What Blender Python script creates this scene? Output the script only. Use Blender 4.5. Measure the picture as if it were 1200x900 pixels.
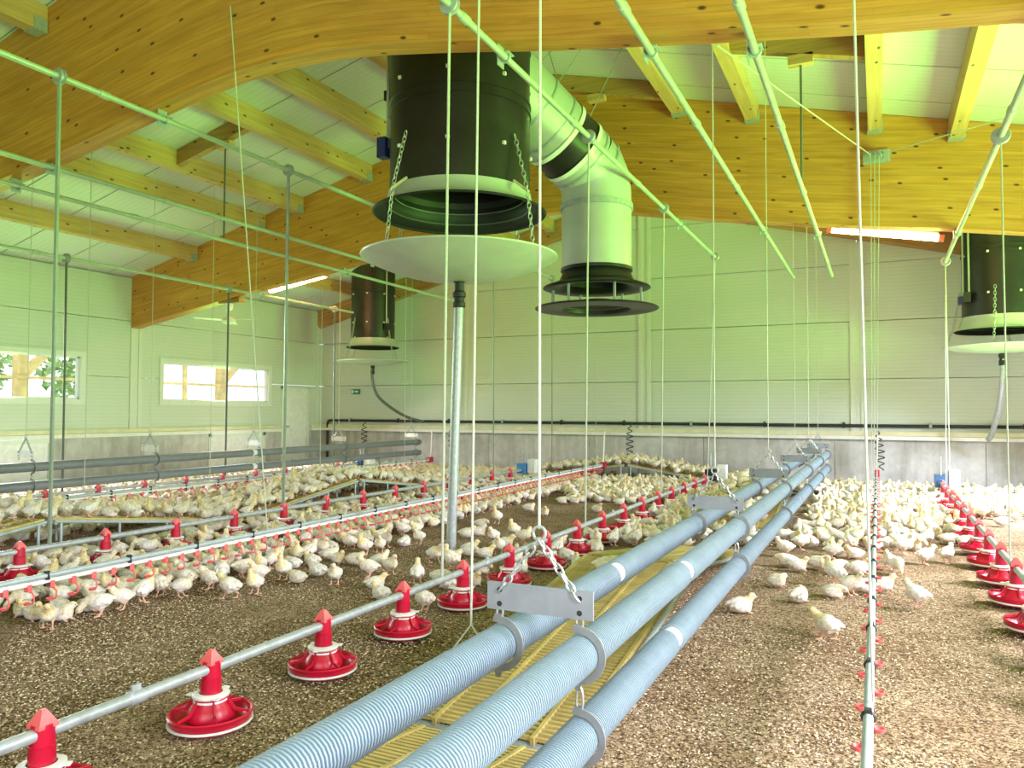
import bpy, bmesh, math, random
from mathutils import Vector, Matrix, Euler
random.seed(7)
scene = bpy.context.scene
col = scene.collection
for o in list(bpy.data.objects): bpy.data.objects.remove(o, do_unlink=True)
R = math.radians; PI = math.pi

# ------------------------------------------------------------------ camera
FPX, YAW, PITCH, ROLL, CAMH = 899.06, 0.445689, 0.0351834, 0.0033251, 1.4
Fv = Vector((-math.sin(YAW)*math.cos(PITCH), math.cos(YAW)*math.cos(PITCH), math.sin(PITCH)))
Rv = Vector((math.cos(YAW), math.sin(YAW), 0)); Uv = Rv.cross(Fv)
R2 = Rv*math.cos(ROLL)+Uv*math.sin(ROLL); U2 = Uv*math.cos(ROLL)-Rv*math.sin(ROLL)
camd = bpy.data.cameras.new('camera'); cam = bpy.data.objects.new('camera', camd); col.objects.link(cam)
cam.matrix_world = Matrix(((R2.x, U2.x, -Fv.x, 0), (R2.y, U2.y, -Fv.y, 0), (R2.z, U2.z, -Fv.z, CAMH), (0, 0, 0, 1)))
camd.sensor_width = 36; camd.lens = FPX*36/1200; camd.clip_start = .05; camd.clip_end = 300
scene.camera = cam
CP = Vector((0, 0, CAMH))
def ray(x, y): return R2*((x-600)/FPX)-U2*((y-450)/FPX)+Fv
def onz(x, y, z): d = ray(x, y); return CP+d*((z-CAMH)/d.z)
def onx(x, y, X): d = ray(x, y); return CP+d*(X/d.x)
def ony(x, y, Y): d = ray(x, y); return CP+d*(Y/d.y)
def proj(p):
    q = Vector(p)-CP; z = q.dot(Fv)
    return (600+FPX*q.dot(R2)/z, 450-FPX*q.dot(U2)/z, z)

# ------------------------------------------------------------------ light
vs = scene.view_settings
vs.view_transform = 'Standard'; vs.look = 'None'; vs.gamma = 1; vs.use_curve_mapping = False
vs.exposure = -0.18
XL, XR, YB, YF, XRIDGE = -13.2, 4.2, 16.0, -3.0, -4.5
world = bpy.data.worlds.new('world'); scene.world = world; world.use_nodes = True
wn = world.node_tree; wn.nodes['Background'].inputs[0].default_value = (.86, .94, 1, 1); wn.nodes['Background'].inputs[1].default_value = 2.2
SKYC = (1.0, .96, 1.10); LAWNC = (.36, 1.0, .12)
def area(name, loc, direction, sx, sy, power, color, spread):
    l = bpy.data.lights.new(name, 'AREA'); l.shape = 'RECTANGLE'; l.size = sx; l.size_y = sy
    l.energy = power; l.color = color; l.spread = R(spread)
    o = bpy.data.objects.new(name, l); col.objects.link(o); o.location = loc
    o.rotation_euler = Vector(direction).to_track_quat('-Z', 'Z').to_euler()
    return o
WIN_Y = [(-1.9, 1.1), (1.6, 4.6), (6.26, 9.26), (11.06, 14.06)]
for a, b in WIN_Y:                                        # daylight through the window bands
    yc = (a+b)/2
    k = 1.0 if yc > 5 else .62
    area('window_sky_light', (XR-.08, yc, 2.0), (-1, 0, -1.25), 2.9, .75, 640 if yc < 11 else 920, SKYC if yc < 11 else (.95, .97, 1.2), 114)
    area('window_lawn_light', (XR-.08, yc, 1.98), (-1, 0, .72), 2.9, .75, 530*k, LAWNC, 98)
for a, b in WIN_Y[1:]:
    yc = (a+b)/2
    area('window_sky_light', (XL+.1, yc, 2.0), (1, 0, -.9), 2.9, .75, 230, SKYC, 115)
    area('window_lawn_light', (XL+.1, yc, 1.98), (1, 0, .6), 2.9, .75, 80, LAWNC, 130)
area('added_gate_sky_fill', (-.5, YF+.12, 1.8), (-.3, 1, -.6), 4.6, 3.0, 120, (1.0, .95, 1.0), 150)  # added fill from an unseen gate, brightens the front ground
area('added_gate_lawn_fill', (-.5, YF+.14, 1.6), (-.1, 1, .35), 4.6, 2.6, 20, (.72, 1.0, .34), 140)  # added greenish fill from the same unseen gate, aimed upwards

# ------------------------------------------------------------------ materials
def nt(name):
    m = bpy.data.materials.new(name); m.use_nodes = True
    t = m.node_tree; b = t.nodes['Principled BSDF']
    return m, t, b
def L(t, a, b): t.links.new(a, b)
def plain(name, c, rough=.5, metal=0, noise=.08, nscale=12, bump=0, spec=None, coord='Object'):
    m, t, b = nt(name)
    b.inputs['Roughness'].default_value = rough; b.inputs['Metallic'].default_value = metal
    if spec is not None: b.inputs['Specular IOR Level'].default_value = spec
    tc = t.nodes.new('ShaderNodeTexCoord'); n = t.nodes.new('ShaderNodeTexNoise'); n.inputs['Scale'].default_value = nscale; n.inputs['Detail'].default_value = 4
    L(t, tc.outputs[coord], n.inputs['Vector'])
    r = t.nodes.new('ShaderNodeValToRGB'); r.color_ramp.elements[0].position = .3; r.color_ramp.elements[1].position = .7
    r.color_ramp.elements[0].color = tuple(max(0, x*(1-noise)) for x in c)+(1,); r.color_ramp.elements[1].color = tuple(min(1, x*(1+noise)) for x in c)+(1,)
    L(t, n.outputs['Fac'], r.inputs[0]); L(t, r.outputs[0], b.inputs['Base Color'])
    if bump:
        bp = t.nodes.new('ShaderNodeBump'); bp.inputs['Strength'].default_value = bump; bp.inputs['Distance'].default_value = .01
        L(t, n.outputs['Fac'], bp.inputs['Height']); L(t, bp.outputs[0], b.inputs['Normal'])
    return m
M = {}
M['black'] = plain('black_plastic', (.016, .015, .014), .38, noise=.4, nscale=3)
M['blackmat'] = plain('black_rubber', (.02, .02, .02), .6)
M['white'] = plain('white_plastic', (.80, .81, .79), .4)
M['dome'] = plain('dome_plastic', (.50, .53, .48), .35, noise=.07, nscale=5)
M['duct'] = plain('galvanised_duct', (.50, .54, .51), .38, metal=.25, noise=.05, nscale=3)
M['galv'] = plain('galvanised_steel', (.42, .46, .48), .42, metal=.35, noise=.16, nscale=25)
M['plate'] = plain('zinc_plate', (.29, .31, .35), .5, metal=.25, noise=.10, nscale=14)
M['hook'] = plain('hook_steel', (.24, .255, .265), .45, metal=.3, noise=.12, nscale=20)
M['rodgrey'] = plain('greenish_rod', (.27, .32, .27), .4, metal=.2)
M['rail'] = plain('painted_rail', (.42, .50, .53), .38, metal=.2, noise=.08, nscale=20)
M['winch'] = plain('winch_tube', (.46, .54, .44), .38, metal=.25, noise=.08, nscale=10)
M['red'] = plain('red_plastic', (.50, .004, .032), .32, noise=.15, nscale=10)
M['pink'] = plain('pale_red_plastic', (.76, .13, .13), .40, noise=.1, nscale=10)
M['fin'] = plain('finned_pipe', (.25, .335, .395), .42, metal=.1, noise=.09, nscale=9)
M['findark'] = plain('dark_finned_pipe', (.19, .20, .225), .5, metal=.1, noise=.1, nscale=9)
M['yellow'] = plain('yellow_slat', (.50, .395, .14), .5, noise=.2, nscale=8)
M['blue'] = plain('blue_paint', (.05, .24, .55), .4)
M['darkblue'] = plain('dark_blue_paint', (.04, .10, .20), .4)
M['navy'] = plain('navy_box', (.02, .04, .16), .4)
M['rope'] = plain('pale_rope', (.50, .52, .45), .7, nscale=60)
M['darkrod'] = plain('dark_rod', (.11, .12, .11), .5)
M['chain'] = plain('steel_chain', (.45, .47, .48), .35, metal=.5)
M['green'] = plain('sign_green', (.01, .22, .12), .4)
M['leaf'] = plain('leaf', (.40, .55, .22), .6, noise=.5, nscale=5)
M['grass'] = plain('grass', (.22, .36, .10), .8, noise=.3, nscale=2)
M['trim'] = plain('cream_trim', (.70, .66, .44), .6, noise=.1, nscale=4)
M['trimw'] = plain('white_trim', (.80, .80, .76), .5, noise=.04)
M['cover'] = plain('joint_cover', (.66, .71, .62), .5, noise=.03)
M['frame'] = plain('window_frame', (.72, .76, .69), .45, noise=.03)
M['postwood'] = plain('porch_wood', (.72, .50, .22), .6, noise=.2, nscale=6)

def panel_mat(name, c, axis, freq, strength):
    m, t, b = nt(name); b.inputs['Roughness'].default_value = .48
    tc = t.nodes.new('ShaderNodeTexCoord'); w = t.nodes.new('ShaderNodeTexWave'); w.wave_type = 'BANDS'; w.bands_direction = axis
    w.inputs['Scale'].default_value = freq; w.inputs['Distortion'].default_value = 0; w.wave_profile = 'SIN'
    L(t, tc.outputs['Object'], w.inputs['Vector'])
    r = t.nodes.new('ShaderNodeValToRGB'); r.color_ramp.elements[0].position = .0; r.color_ramp.elements[1].position = .16
    L(t, w.outputs['Fac'], r.inputs[0])
    bp = t.nodes.new('ShaderNodeBump'); bp.inputs['Strength'].default_value = strength; bp.inputs['Distance'].default_value = .006
    L(t, r.outputs[0], bp.inputs['Height']); L(t, bp.outputs[0], b.inputs['Normal'])
    n = t.nodes.new('ShaderNodeTexNoise'); n.inputs['Scale'].default_value = .8; L(t, tc.outputs['Object'], n.inputs['Vector'])
    mx = t.nodes.new('ShaderNodeMix'); mx.data_type = 'RGBA'; mx.inputs[6].default_value = tuple(x*.95 for x in c)+(1,); mx.inputs[7].default_value = tuple(min(1, x*1.03) for x in c)+(1,)
    L(t, n.outputs['Fac'], mx.inputs[0])
    m2 = t.nodes.new('ShaderNodeMix'); m2.data_type = 'RGBA'; m2.blend_type = 'MULTIPLY'; m2.inputs[0].default_value = .08
    L(t, mx.outputs[2], m2.inputs[6]); L(t, r.outputs[0], m2.inputs[7]); L(t, m2.outputs[2], b.inputs['Base Color'])
    return m
M['wallpanel'] = panel_mat('wall_panel', (.62, .68, .59), 'Z', 4.5, .3)
M['ceilpanel'] = panel_mat('ceiling_panel', (.68, .71, .67), 'Y', 3.2, .35)

def wood_mat(name, dark, light, knots=True, lam=True):
    # UV: u along the timber in metres, v across it in metres
    m, t, b = nt(name); b.inputs['Roughness'].default_value = .5
    uv = t.nodes.new('ShaderNodeUVMap')
    mp = t.nodes.new('ShaderNodeMapping'); mp.inputs['Scale'].default_value = (.9, 14, 1); L(t, uv.outputs[0], mp.inputs[0])
    n = t.nodes.new('ShaderNodeTexNoise'); n.inputs['Scale'].default_value = 1.6; n.inputs['Detail'].default_value = 6; n.inputs['Distortion'].default_value = .7; L(t, mp.outputs[0], n.inputs['Vector'])
    r = t.nodes.new('ShaderNodeValToRGB'); r.color_ramp.elements[0].position = .28; r.color_ramp.elements[1].position = .72
    r.color_ramp.elements[0].color = dark+(1,); r.color_ramp.elements[1].color = light+(1,); L(t, n.outputs['Fac'], r.inputs[0])
    outc = r.outputs[0]
    if lam:
        br = t.nodes.new('ShaderNodeTexBrick'); br.inputs['Scale'].default_value = 1; br.inputs['Brick Width'].default_value = 3.1; br.inputs['Row Height'].default_value = .043
        br.inputs['Mortar Size'].default_value = .0016; br.inputs['Bias'].default_value = 0; br.inputs['Color1'].default_value = (.82, .82, .82, 1); br.inputs['Color2'].default_value = (1.06, 1.04, 1, 1); br.inputs['Mortar'].default_value = (.62, .58, .5, 1)
        L(t, uv.outputs[0], br.inputs['Vector'])
        mx = t.nodes.new('ShaderNodeMix'); mx.data_type = 'RGBA'; mx.blend_type = 'MULTIPLY'; mx.inputs[0].default_value = .75
        L(t, outc, mx.inputs[6]); L(t, br.outputs['Color'], mx.inputs[7]); outc = mx.outputs[2]
    if knots:
        mp2 = t.nodes.new('ShaderNodeMapping'); mp2.inputs['Scale'].default_value = (2.0, 4.2, 1); L(t, uv.outputs[0], mp2.inputs[0])
        v = t.nodes.new('ShaderNodeTexVoronoi'); v.voronoi_dimensions = '2D'; v.inputs['Scale'].default_value = 1.0; L(t, mp2.outputs[0], v.inputs['Vector'])
        kr = t.nodes.new('ShaderNodeValToRGB'); kr.color_ramp.elements[0].position = .035; kr.color_ramp.elements[1].position = .075
        kr.color_ramp.elements[0].color = (.16, .09, .05, 1); kr.color_ramp.elements[1].color = (1, 1, 1, 1); L(t, v.outputs['Distance'], kr.inputs[0])
        sp = t.nodes.new('ShaderNodeSeparateColor'); L(t, v.outputs['Color'], sp.inputs[0])
        gt = t.nodes.new('ShaderNodeMath'); gt.operation = 'GREATER_THAN'; gt.inputs[1].default_value = .3; L(t, sp.outputs[0], gt.inputs[0])
        mk = t.nodes.new('ShaderNodeMix'); mk.data_type = 'RGBA'; mk.blend_type = 'MULTIPLY'
        L(t, gt.outputs[0], mk.inputs[0]); L(t, outc, mk.inputs[6]); L(t, kr.outputs[0], mk.inputs[7]); outc = mk.outputs[2]
    L(t, outc, b.inputs['Base Color'])
    bp = t.nodes.new('ShaderNodeBump'); bp.inputs['Strength'].default_value = .15; bp.inputs['Distance'].default_value = .003; L(t, n.outputs['Fac'], bp.inputs['Height']); L(t, bp.outputs[0], b.inputs['Normal'])
    return m
M['glulam'] = wood_mat('glulam_spruce', (.54, .225, .026), (.72, .35, .062))
M['purlin'] = wood_mat('purlin_spruce', (.52, .30, .11), (.69, .43, .19), lam=False)
M['brownwood'] = wood_mat('brown_timber', (.40, .20, .06), (.56, .32, .11))

def concrete_mat():
    m, t, b = nt('concrete'); b.inputs['Roughness'].default_value = .8
    tc = t.nodes.new('ShaderNodeTexCoord'); n = t.nodes.new('ShaderNodeTexNoise'); n.inputs['Scale'].default_value = 1.7; n.inputs['Detail'].default_value = 8; n.inputs['Roughness'].default_value = .7; L(t, tc.outputs['Object'], n.inputs['Vector'])
    r = t.nodes.new('ShaderNodeValToRGB'); r.color_ramp.elements[0].position = .32; r.color_ramp.elements[1].position = .68
    r.color_ramp.elements[0].color = (.40, .39, .37, 1); r.color_ramp.elements[1].color = (.68, .67, .65, 1); L(t, n.outputs['Fac'], r.inputs[0])
    mp = t.nodes.new('ShaderNodeMapping'); mp.inputs['Scale'].default_value = (6, 6, .6); L(t, tc.outputs['Object'], mp.inputs[0])
    n2 = t.nodes.new('ShaderNodeTexNoise'); n2.inputs['Scale'].default_value = 1.0; n2.inputs['Detail'].default_value = 5; L(t, mp.outputs[0], n2.inputs['Vector'])
    r2 = t.nodes.new('ShaderNodeValToRGB'); r2.color_ramp.elements[0].position = .35; r2.color_ramp.elements[0].color = (.72, .70, .66, 1); r2.color_ramp.elements[1].position = .55; L(t, n2.outputs['Fac'], r2.inputs[0])
    mx = t.nodes.new('ShaderNodeMix'); mx.data_type = 'RGBA'; mx.blend_type = 'MULTIPLY'; mx.inputs[0].default_value = .7; L(t, r.outputs[0], mx.inputs[6]); L(t, r2.outputs[0], mx.inputs[7]); L(t, mx.outputs[2], b.inputs['Base Color'])
    bp = t.nodes.new('ShaderNodeBump'); bp.inputs['Strength'].default_value = .25; bp.inputs['Distance'].default_value = .01; L(t, n.outputs['Fac'], bp.inputs['Height']); L(t, bp.outputs[0], b.inputs['Normal'])
    return m
M['concrete'] = concrete_mat()

def litter_mat():
    m, t, b = nt('litter'); b.inputs['Roughness'].default_value = .95; b.inputs['Specular IOR Level'].default_value = .1
    tc = t.nodes.new('ShaderNodeTexCoord')
    v = t.nodes.new('ShaderNodeTexVoronoi'); v.inputs['Scale'].default_value = 105; v.inputs['Randomness'].default_value = 1
    nz = t.nodes.new('ShaderNodeTexNoise'); nz.inputs['Scale'].default_value = 30; nz.inputs['Detail'].default_value = 3; L(t, tc.outputs['Object'], nz.inputs['Vector'])
    vm = t.nodes.new('ShaderNodeVectorMath'); vm.operation = 'MULTIPLY_ADD'; vm.inputs[1].default_value = (.03, .03, .03); L(t, nz.outputs['Color'], vm.inputs[0]); L(t, tc.outputs['Object'], vm.inputs[2]); L(t, vm.outputs[0], v.inputs['Vector'])
    sp = t.nodes.new('ShaderNodeSeparateColor'); L(t, v.outputs['Color'], sp.inputs[0])
    r = t.nodes.new('ShaderNodeValToRGB'); e = r.color_ramp.elements; e[0].position = .0; e[0].color = (.055, .036, .020, 1); e[1].position = 1; e[1].color = (.54, .42, .28, 1)
    q = e.new(.28); q.color = (.17, .115, .066, 1); q = e.new(.6); q.color = (.34, .25, .15, 1)
    L(t, sp.outputs[0], r.inputs[0])
    n = t.nodes.new('ShaderNodeTexNoise'); n.inputs['Scale'].default_value = 1.1; n.inputs['Detail'].default_value = 5; n.inputs['Roughness'].default_value = .65; L(t, tc.outputs['Object'], n.inputs['Vector'])
    r2 = t.nodes.new('ShaderNodeValToRGB'); r2.color_ramp.elements[0].position = .36; r2.color_ramp.elements[0].color = (.56, .47, .38, 1); r2.color_ramp.elements[1].position = .62; r2.color_ramp.elements[1].color = (1, 1, 1, 1); L(t, n.outputs['Fac'], r2.inputs[0])
    mx = t.nodes.new('ShaderNodeMix'); mx.data_type = 'RGBA'; mx.blend_type = 'MULTIPLY'; mx.inputs[0].default_value = .8; L(t, r.outputs[0], mx.inputs[6]); L(t, r2.outputs[0], mx.inputs[7]); L(t, mx.outputs[2], b.inputs['Base Color'])
    bp = t.nodes.new('ShaderNodeBump'); bp.inputs['Strength'].default_value = .7; bp.inputs['Distance'].default_value = .012; L(t, sp.outputs[0], bp.inputs['Height']); L(t, bp.outputs[0], b.inputs['Normal'])
    return m
M['litter'] = litter_mat()
def chip_mat():
    m, t, b = nt('litter_chip'); b.inputs['Roughness'].default_value = .9; b.inputs['Specular IOR Level'].default_value = .1
    a = t.nodes.new('ShaderNodeAttribute'); a.attribute_name = 'tone'
    r = t.nodes.new('ShaderNodeValToRGB'); e = r.color_ramp.elements; e[0].color = (.07, .045, .026, 1); e[1].color = (.70, .58, .41, 1); q = e.new(.5); q.color = (.36, .265, .16, 1)
    L(t, a.outputs['Fac'], r.inputs[0]); L(t, r.outputs[0], b.inputs['Base Color']); return m
M['chip'] = chip_mat()
def chick_mat():
    m, t, b = nt('chicken_down'); b.inputs['Roughness'].default_value = .85; b.inputs['Specular IOR Level'].default_value = .15
    a = t.nodes.new('ShaderNodeAttribute'); a.attribute_name = 'Col'
    tc = t.nodes.new('ShaderNodeTexCoord'); n = t.nodes.new('ShaderNodeTexNoise'); n.inputs['Scale'].default_value = 55; n.inputs['Detail'].default_value = 5; L(t, tc.outputs['Object'], n.inputs['Vector'])
    r = t.nodes.new('ShaderNodeValToRGB'); r.color_ramp.elements[0].position = .35; r.color_ramp.elements[0].color = (.72, .66, .58, 1); r.color_ramp.elements[1].position = .6; L(t, n.outputs['Fac'], r.inputs[0])
    oi = t.nodes.new('ShaderNodeObjectInfo'); r3 = t.nodes.new('ShaderNodeValToRGB'); r3.color_ramp.elements[0].color = (1, .95, .87, 1); r3.color_ramp.elements[1].color = (1, 1, 1, 1); L(t, oi.outputs['Random'], r3.inputs[0])
    mx = t.nodes.new('ShaderNodeMix'); mx.data_type = 'RGBA'; mx.blend_type = 'MULTIPLY'; mx.inputs[0].default_value = .8; L(t, a.outputs['Color'], mx.inputs[6]); L(t, r.outputs[0], mx.inputs[7])
    m2 = t.nodes.new('ShaderNodeMix'); m2.data_type = 'RGBA'; m2.blend_type = 'MULTIPLY'; m2.inputs[0].default_value = 1; L(t, mx.outputs[2], m2.inputs[6]); L(t, r3.outputs[0], m2.inputs[7]); L(t, m2.outputs[2], b.inputs['Base Color'])
    bp = t.nodes.new('ShaderNodeBump'); bp.inputs['Strength'].default_value = .5; bp.inputs['Distance'].default_value = .006; L(t, n.outputs['Fac'], bp.inputs['Height']); L(t, bp.outputs[0], b.inputs['Normal'])
    return m
M['chick'] = chick_mat()
def glass_mat():
    m, t, b = nt('window_glass'); out = t.nodes['Material Output']
    tr = t.nodes.new('ShaderNodeBsdfTransparent'); gl = t.nodes.new('ShaderNodeBsdfGlossy'); gl.inputs['Roughness'].default_value = .02
    mx = t.nodes.new('ShaderNodeMixShader'); mx.inputs[0].default_value = .06; L(t, tr.outputs[0], mx.inputs[1]); L(t, gl.outputs[0], mx.inputs[2]); L(t, mx.outputs[0], out.inputs[0])
    return m
M['glass'] = glass_mat()
def emit_mat(name, c, s):
    m, t, b = nt(name); b.inputs['Base Color'].default_value = (1, .9, .8, 1); b.inputs['Emission Color'].default_value = c+(1,); b.inputs['Emission Strength'].default_value = s; return m
M['tube'] = emit_mat('lit_tube', (1, .50, .20), 55)

# ------------------------------------------------------------------ mesh builder
class MB:
    def __init__(s): s.v = []; s.f = []; s.uv = None
    def add(s, vs_, fs_):
        k = len(s.v); s.v += [tuple(x) for x in vs_]; s.f += [tuple(i+k for i in f) for f in fs_]; return s
    def box(s, a, b):
        (x0, y0, z0), (x1, y1, z1) = a, b
        return s.add([(x0,y0,z0),(x1,y0,z0),(x1,y1,z0),(x0,y1,z0),(x0,y0,z1),(x1,y0,z1),(x1,y1,z1),(x0,y1,z1)],
                     [(0,3,2,1),(4,5,6,7),(0,1,5,4),(1,2,6,5),(2,3,7,6),(3,0,4,7)])
    def cbox(s, c, sz): return s.box([c[i]-sz[i]/2 for i in range(3)], [c[i]+sz[i]/2 for i in range(3)])
    def tube(s, pts, r, n=8, caps=True, closed=False):
        pts = [Vector(p) for p in pts]; m = len(pts); rs = r if isinstance(r, (list, tuple)) else [r]*m
        vs_ = []; prev = None
        for i, p in enumerate(pts):
            if closed: d = pts[(i+1) % m]-pts[i-1]
            else: d = pts[min(i+1, m-1)]-pts[max(i-1, 0)]
            d = d.normalized()
            if prev is None:
                ref = Vector((0, 0, 1)) if abs(d.z) < .9 else Vector((1, 0, 0)); u = d.cross(ref).normalized()
            else: u = (prev-d*prev.dot(d)).normalized()
            prev = u; w = d.cross(u)
            for k in range(n): a = 2*PI*k/n; vs_.append(p+u*(rs[i]*math.cos(a))+w*(rs[i]*math.sin(a)))
        fs_ = []
        for i in range(m if closed else m-1):
            j = (i+1) % m
            for k in range(n): k2 = (k+1) % n; fs_.append((i*n+k, i*n+k2, j*n+k2, j*n+k))
        if caps and not closed: fs_ += [tuple(range(n-1, -1, -1)), tuple(range((m-1)*n, m*n))]
        return s.add(vs_, fs_)
    def lathe(s, prof, c=(0, 0, 0), n=24, axis='Z'):
        vs_ = []
        for r, z in prof:
            for k in range(n):
                a = 2*PI*k/n; x, y = r*math.cos(a), r*math.sin(a)
                p = (x, y, z) if axis == 'Z' else ((x, z, y) if axis == 'Y' else (z, x, y))
                vs_.append((p[0]+c[0], p[1]+c[1], p[2]+c[2]))
        fs_ = []
        for i in range(len(prof)-1):
            for k in range(n): k2 = (k+1) % n; fs_.append((i*n+k, i*n+k2, (i+1)*n+k2, (i+1)*n+k))
        if axis == 'Y': fs_ = [f[::-1] for f in fs_]
        return s.add(vs_, fs_)
    def torus(s, c, r, rr, n=20, m=6, axis='Z'):
        pts = []
        for k in range(n):
            a = 2*PI*k/n; x, y = r*math.cos(a), r*math.sin(a)
            p = (x, y, 0) if axis == 'Z' else ((x, 0, y) if axis == 'Y' else (0, x, y)); pts.append((p[0]+c[0], p[1]+c[1], p[2]+c[2]))
        return s.tube(pts, rr, m, closed=True)
    def prism(s, poly, h, fn):      # poly in 2d, fn(u,v,w) -> xyz, w in 0..h
        n = len(poly)
        vs_ = [fn(u, v, 0) for u, v in poly]+[fn(u, v, h) for u, v in poly]
        return s.add(vs_, [tuple(range(n-1, -1, -1)), tuple(range(n, 2*n))]+[(i, (i+1) % n, (i+1) % n+n, i+n) for i in range(n)])
    def mesh(s, name, mat, org=(0, 0, 0), angle=38):
        me = bpy.data.meshes.new(name)
        me.from_pydata([(x-org[0], y-org[1], z-org[2]) for x, y, z in s.v], [], s.f)
        bm = bmesh.new(); bm.from_mesh(me); bmesh.ops.recalc_face_normals(bm, faces=bm.faces); bm.to_mesh(me); bm.free()
        me.polygons.foreach_set('use_smooth', [True]*len(me.polygons)); me.set_sharp_from_angle(angle=R(angle))
        me.materials.append(M[mat] if isinstance(mat, str) else mat); me.update(); return me
WL = {}
def link(o, parent=None):
    col.objects.link(o)
    if parent is not None: o.parent = parent
    return o
def tag(o, label=None, cat=None, group=None, kind=None):
    if label: o['label'] = label
    if cat: o['category'] = cat
    if group: o['group'] = group
    if kind: o['kind'] = kind
    return o
def thing(name, loc, label, cat, group=None):
    o = bpy.data.objects.new(name, None); o.location = loc; o.empty_display_size = .1; link(o); WL[o.name] = Vector(loc)
    return tag(o, label, cat, group)
def obj(mb, name, mat, parent=None, loc=None, angle=38, **k):
    org = WL[parent.name] if parent is not None else Vector(loc if loc is not None else (0, 0, 0))
    o = bpy.data.objects.new(name, mb.mesh(name, mat, org, angle)); link(o, parent)
    if parent is None: o.location = org
    WL[o.name] = org
    return tag(o, **k)
def inst(mesh, name, parent, loc=(0, 0, 0), rot=None, wl=None):
    o = bpy.data.objects.new(name, mesh); link(o, parent); o.location = loc
    if rot: o.rotation_euler = rot
    return o
def setuv(me, fn):
    uv = me.uv_layers.new(name='UVMap')
    for p in me.polygons:
        for li in p.loop_indices: uv.data[li].uv = fn(me.vertices[me.loops[li].vertex_index].co, p.normal)
def smoothstep(a, b, x): t = max(0, min(1, (x-a)/(b-a))); return t*t*(3-2*t)

# ------------------------------------------------------------------ structure
def roofz(x): return 6.2-.252*abs(x-XRIDGE)
PB = [(0, 4.32), (.5, 4.30), (1, 4.24), (1.6, 4.14), (2.4, 3.99), (3.4, 3.83), (4.4, 3.68), (5.2, 3.58), (6, 3.45), (8.7, 3.0)]
def beamz(x):
    u = abs(x-XRIDGE)
    for (a, za), (b, zb) in zip(PB, PB[1:]):
        if u <= b: return za+(zb-za)*(u-a)/(b-a)
    return PB[-1][1]
fl = MB()
nx, ny = 60, 70
for j in range(ny+1):
    for i in range(nx+1):
        x = XL+(XR-XL)*i/nx; y = YF+(YB-YF)*j/ny
        fl.v.append((x, y, .006*math.sin(x*3.1+y*1.7)+.006*math.sin(x*1.3-y*2.9)-.012))
for j in range(ny):
    for i in range(nx): a = j*(nx+1)+i; fl.f.append((a, a+1, a+nx+2, a+nx+1))
obj(fl, 'floor', 'litter', kind='structure')

SEAMS = [.93, 2.03, 3.13, 4.23, 5.33, 6.4]
# left wall with window openings, built of horizontal sandwich panels
def side_wall(name, X, s, wins, door=None):
    # s=+1: room on +X side
    base = bpy.data.objects.new(name, MB().box((min(X, X-s*.03), YF, .88), (max(X, X-s*.03), YF+.02, .9)).mesh(name, 'wallpanel')); link(base); tag(base, kind='structure'); WL[base.name] = Vector((0, 0, 0))
    tops = SEAMS[:4]; tops[-1] = 3.98
    segs = [(YF, 4.9), (4.9, 10.4), (10.4, YB)]
    z0, z1 = 1.55, 2.41
    def pan(y0, y1, za, zb):
        if y1-y0 < .02 or zb-za < .02: return
        g = .006
        ga = g if any(abs(y0-q) < .02 for q in (YF, 4.9, 10.4)) else 0; gb_ = g if any(abs(y1-q) < .02 for q in (4.9, 10.4, YB)) else 0
        gl = g if any(abs(za-q) < .02 for q in SEAMS) else 0; gh = g if any(abs(zb-q) < .02 for q in SEAMS) else 0
        obj(MB().box((min(X, X-s*.12), y0+ga, za+gl), (max(X, X-s*.12), y1-gb_, zb-gh)), 'wall_panel', 'wallpanel', base)
    for a, b in segs:
        ws = sorted([w for w in wins if w[0] >= a-.01 and w[1] <= b+.01])
        for za, zb in zip(tops, tops[1:]):
            hit = zb > z0 and za < z1
            dr = door if (door and door[0] >= a and door[1] <= b and za < 1.98) else None
            cuts = ([(w[0]-.04, w[1]+.04, max(za, z0), min(zb, z1)) for w in ws] if hit else [])
            if dr: cuts.append((dr[0], dr[1], za, min(zb, 1.98)))
            cuts.sort(); y = a
            for c in cuts:
                pan(y, c[0], za, zb)
                if c[2] > za+.02: pan(c[0], c[1], za, c[2])
                if c[3] < zb-.02: pan(c[0], c[1], c[3], zb)
                y = c[1]
            pan(y, b, za, zb)
    return base
WLW = [(1.6, 4.6), (6.26, 9.26), (11.06, 14.06)]
DOOR = (14.5, 15.5)
wall_left = side_wall('wall_left', XL, 1, WLW, DOOR)
wall_right = side_wall('wall_right', XR, -1, WIN_Y)
# plinths
def plinth(wall, axis, X, s, a, b, gaps=()):
    y = a; edges = []
    n = max(1, round((b-a)/2.62)); st = (b-a)/n
    for i in range(n):
        p, q = a+i*st, a+(i+1)*st
        cur = [(p, q)]
        for g0, g1 in gaps:
            nw = []
            for u, v in cur:
                if g1 <= u or g0 >= v: nw.append((u, v)); continue
                if u < g0: nw.append((u, g0))
                if v > g1: nw.append((g1, v))
            cur = nw
        for u, v in cur:
            if v-u < .05: continue
            d0, d1 = (min(X, X-s*.14), max(X, X-s*.14))
            bx = ((d0, u+.004, -.05), (d1, v-.004, .88)) if axis == 'Y' else ((u+.004, d0, -.05), (v-.004, d1, .88))
            obj(MB().box(*bx), 'plinth_block', 'concrete', wall)
HATCH = [(12.27, 13.97), (7.05, 8.78)]
plinth(wall_left, 'Y', XL+.02, 1, YF, YB, HATCH+[DOOR])
plinth(wall_right, 'Y', XR-.02, -1, YF, YB)
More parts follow.
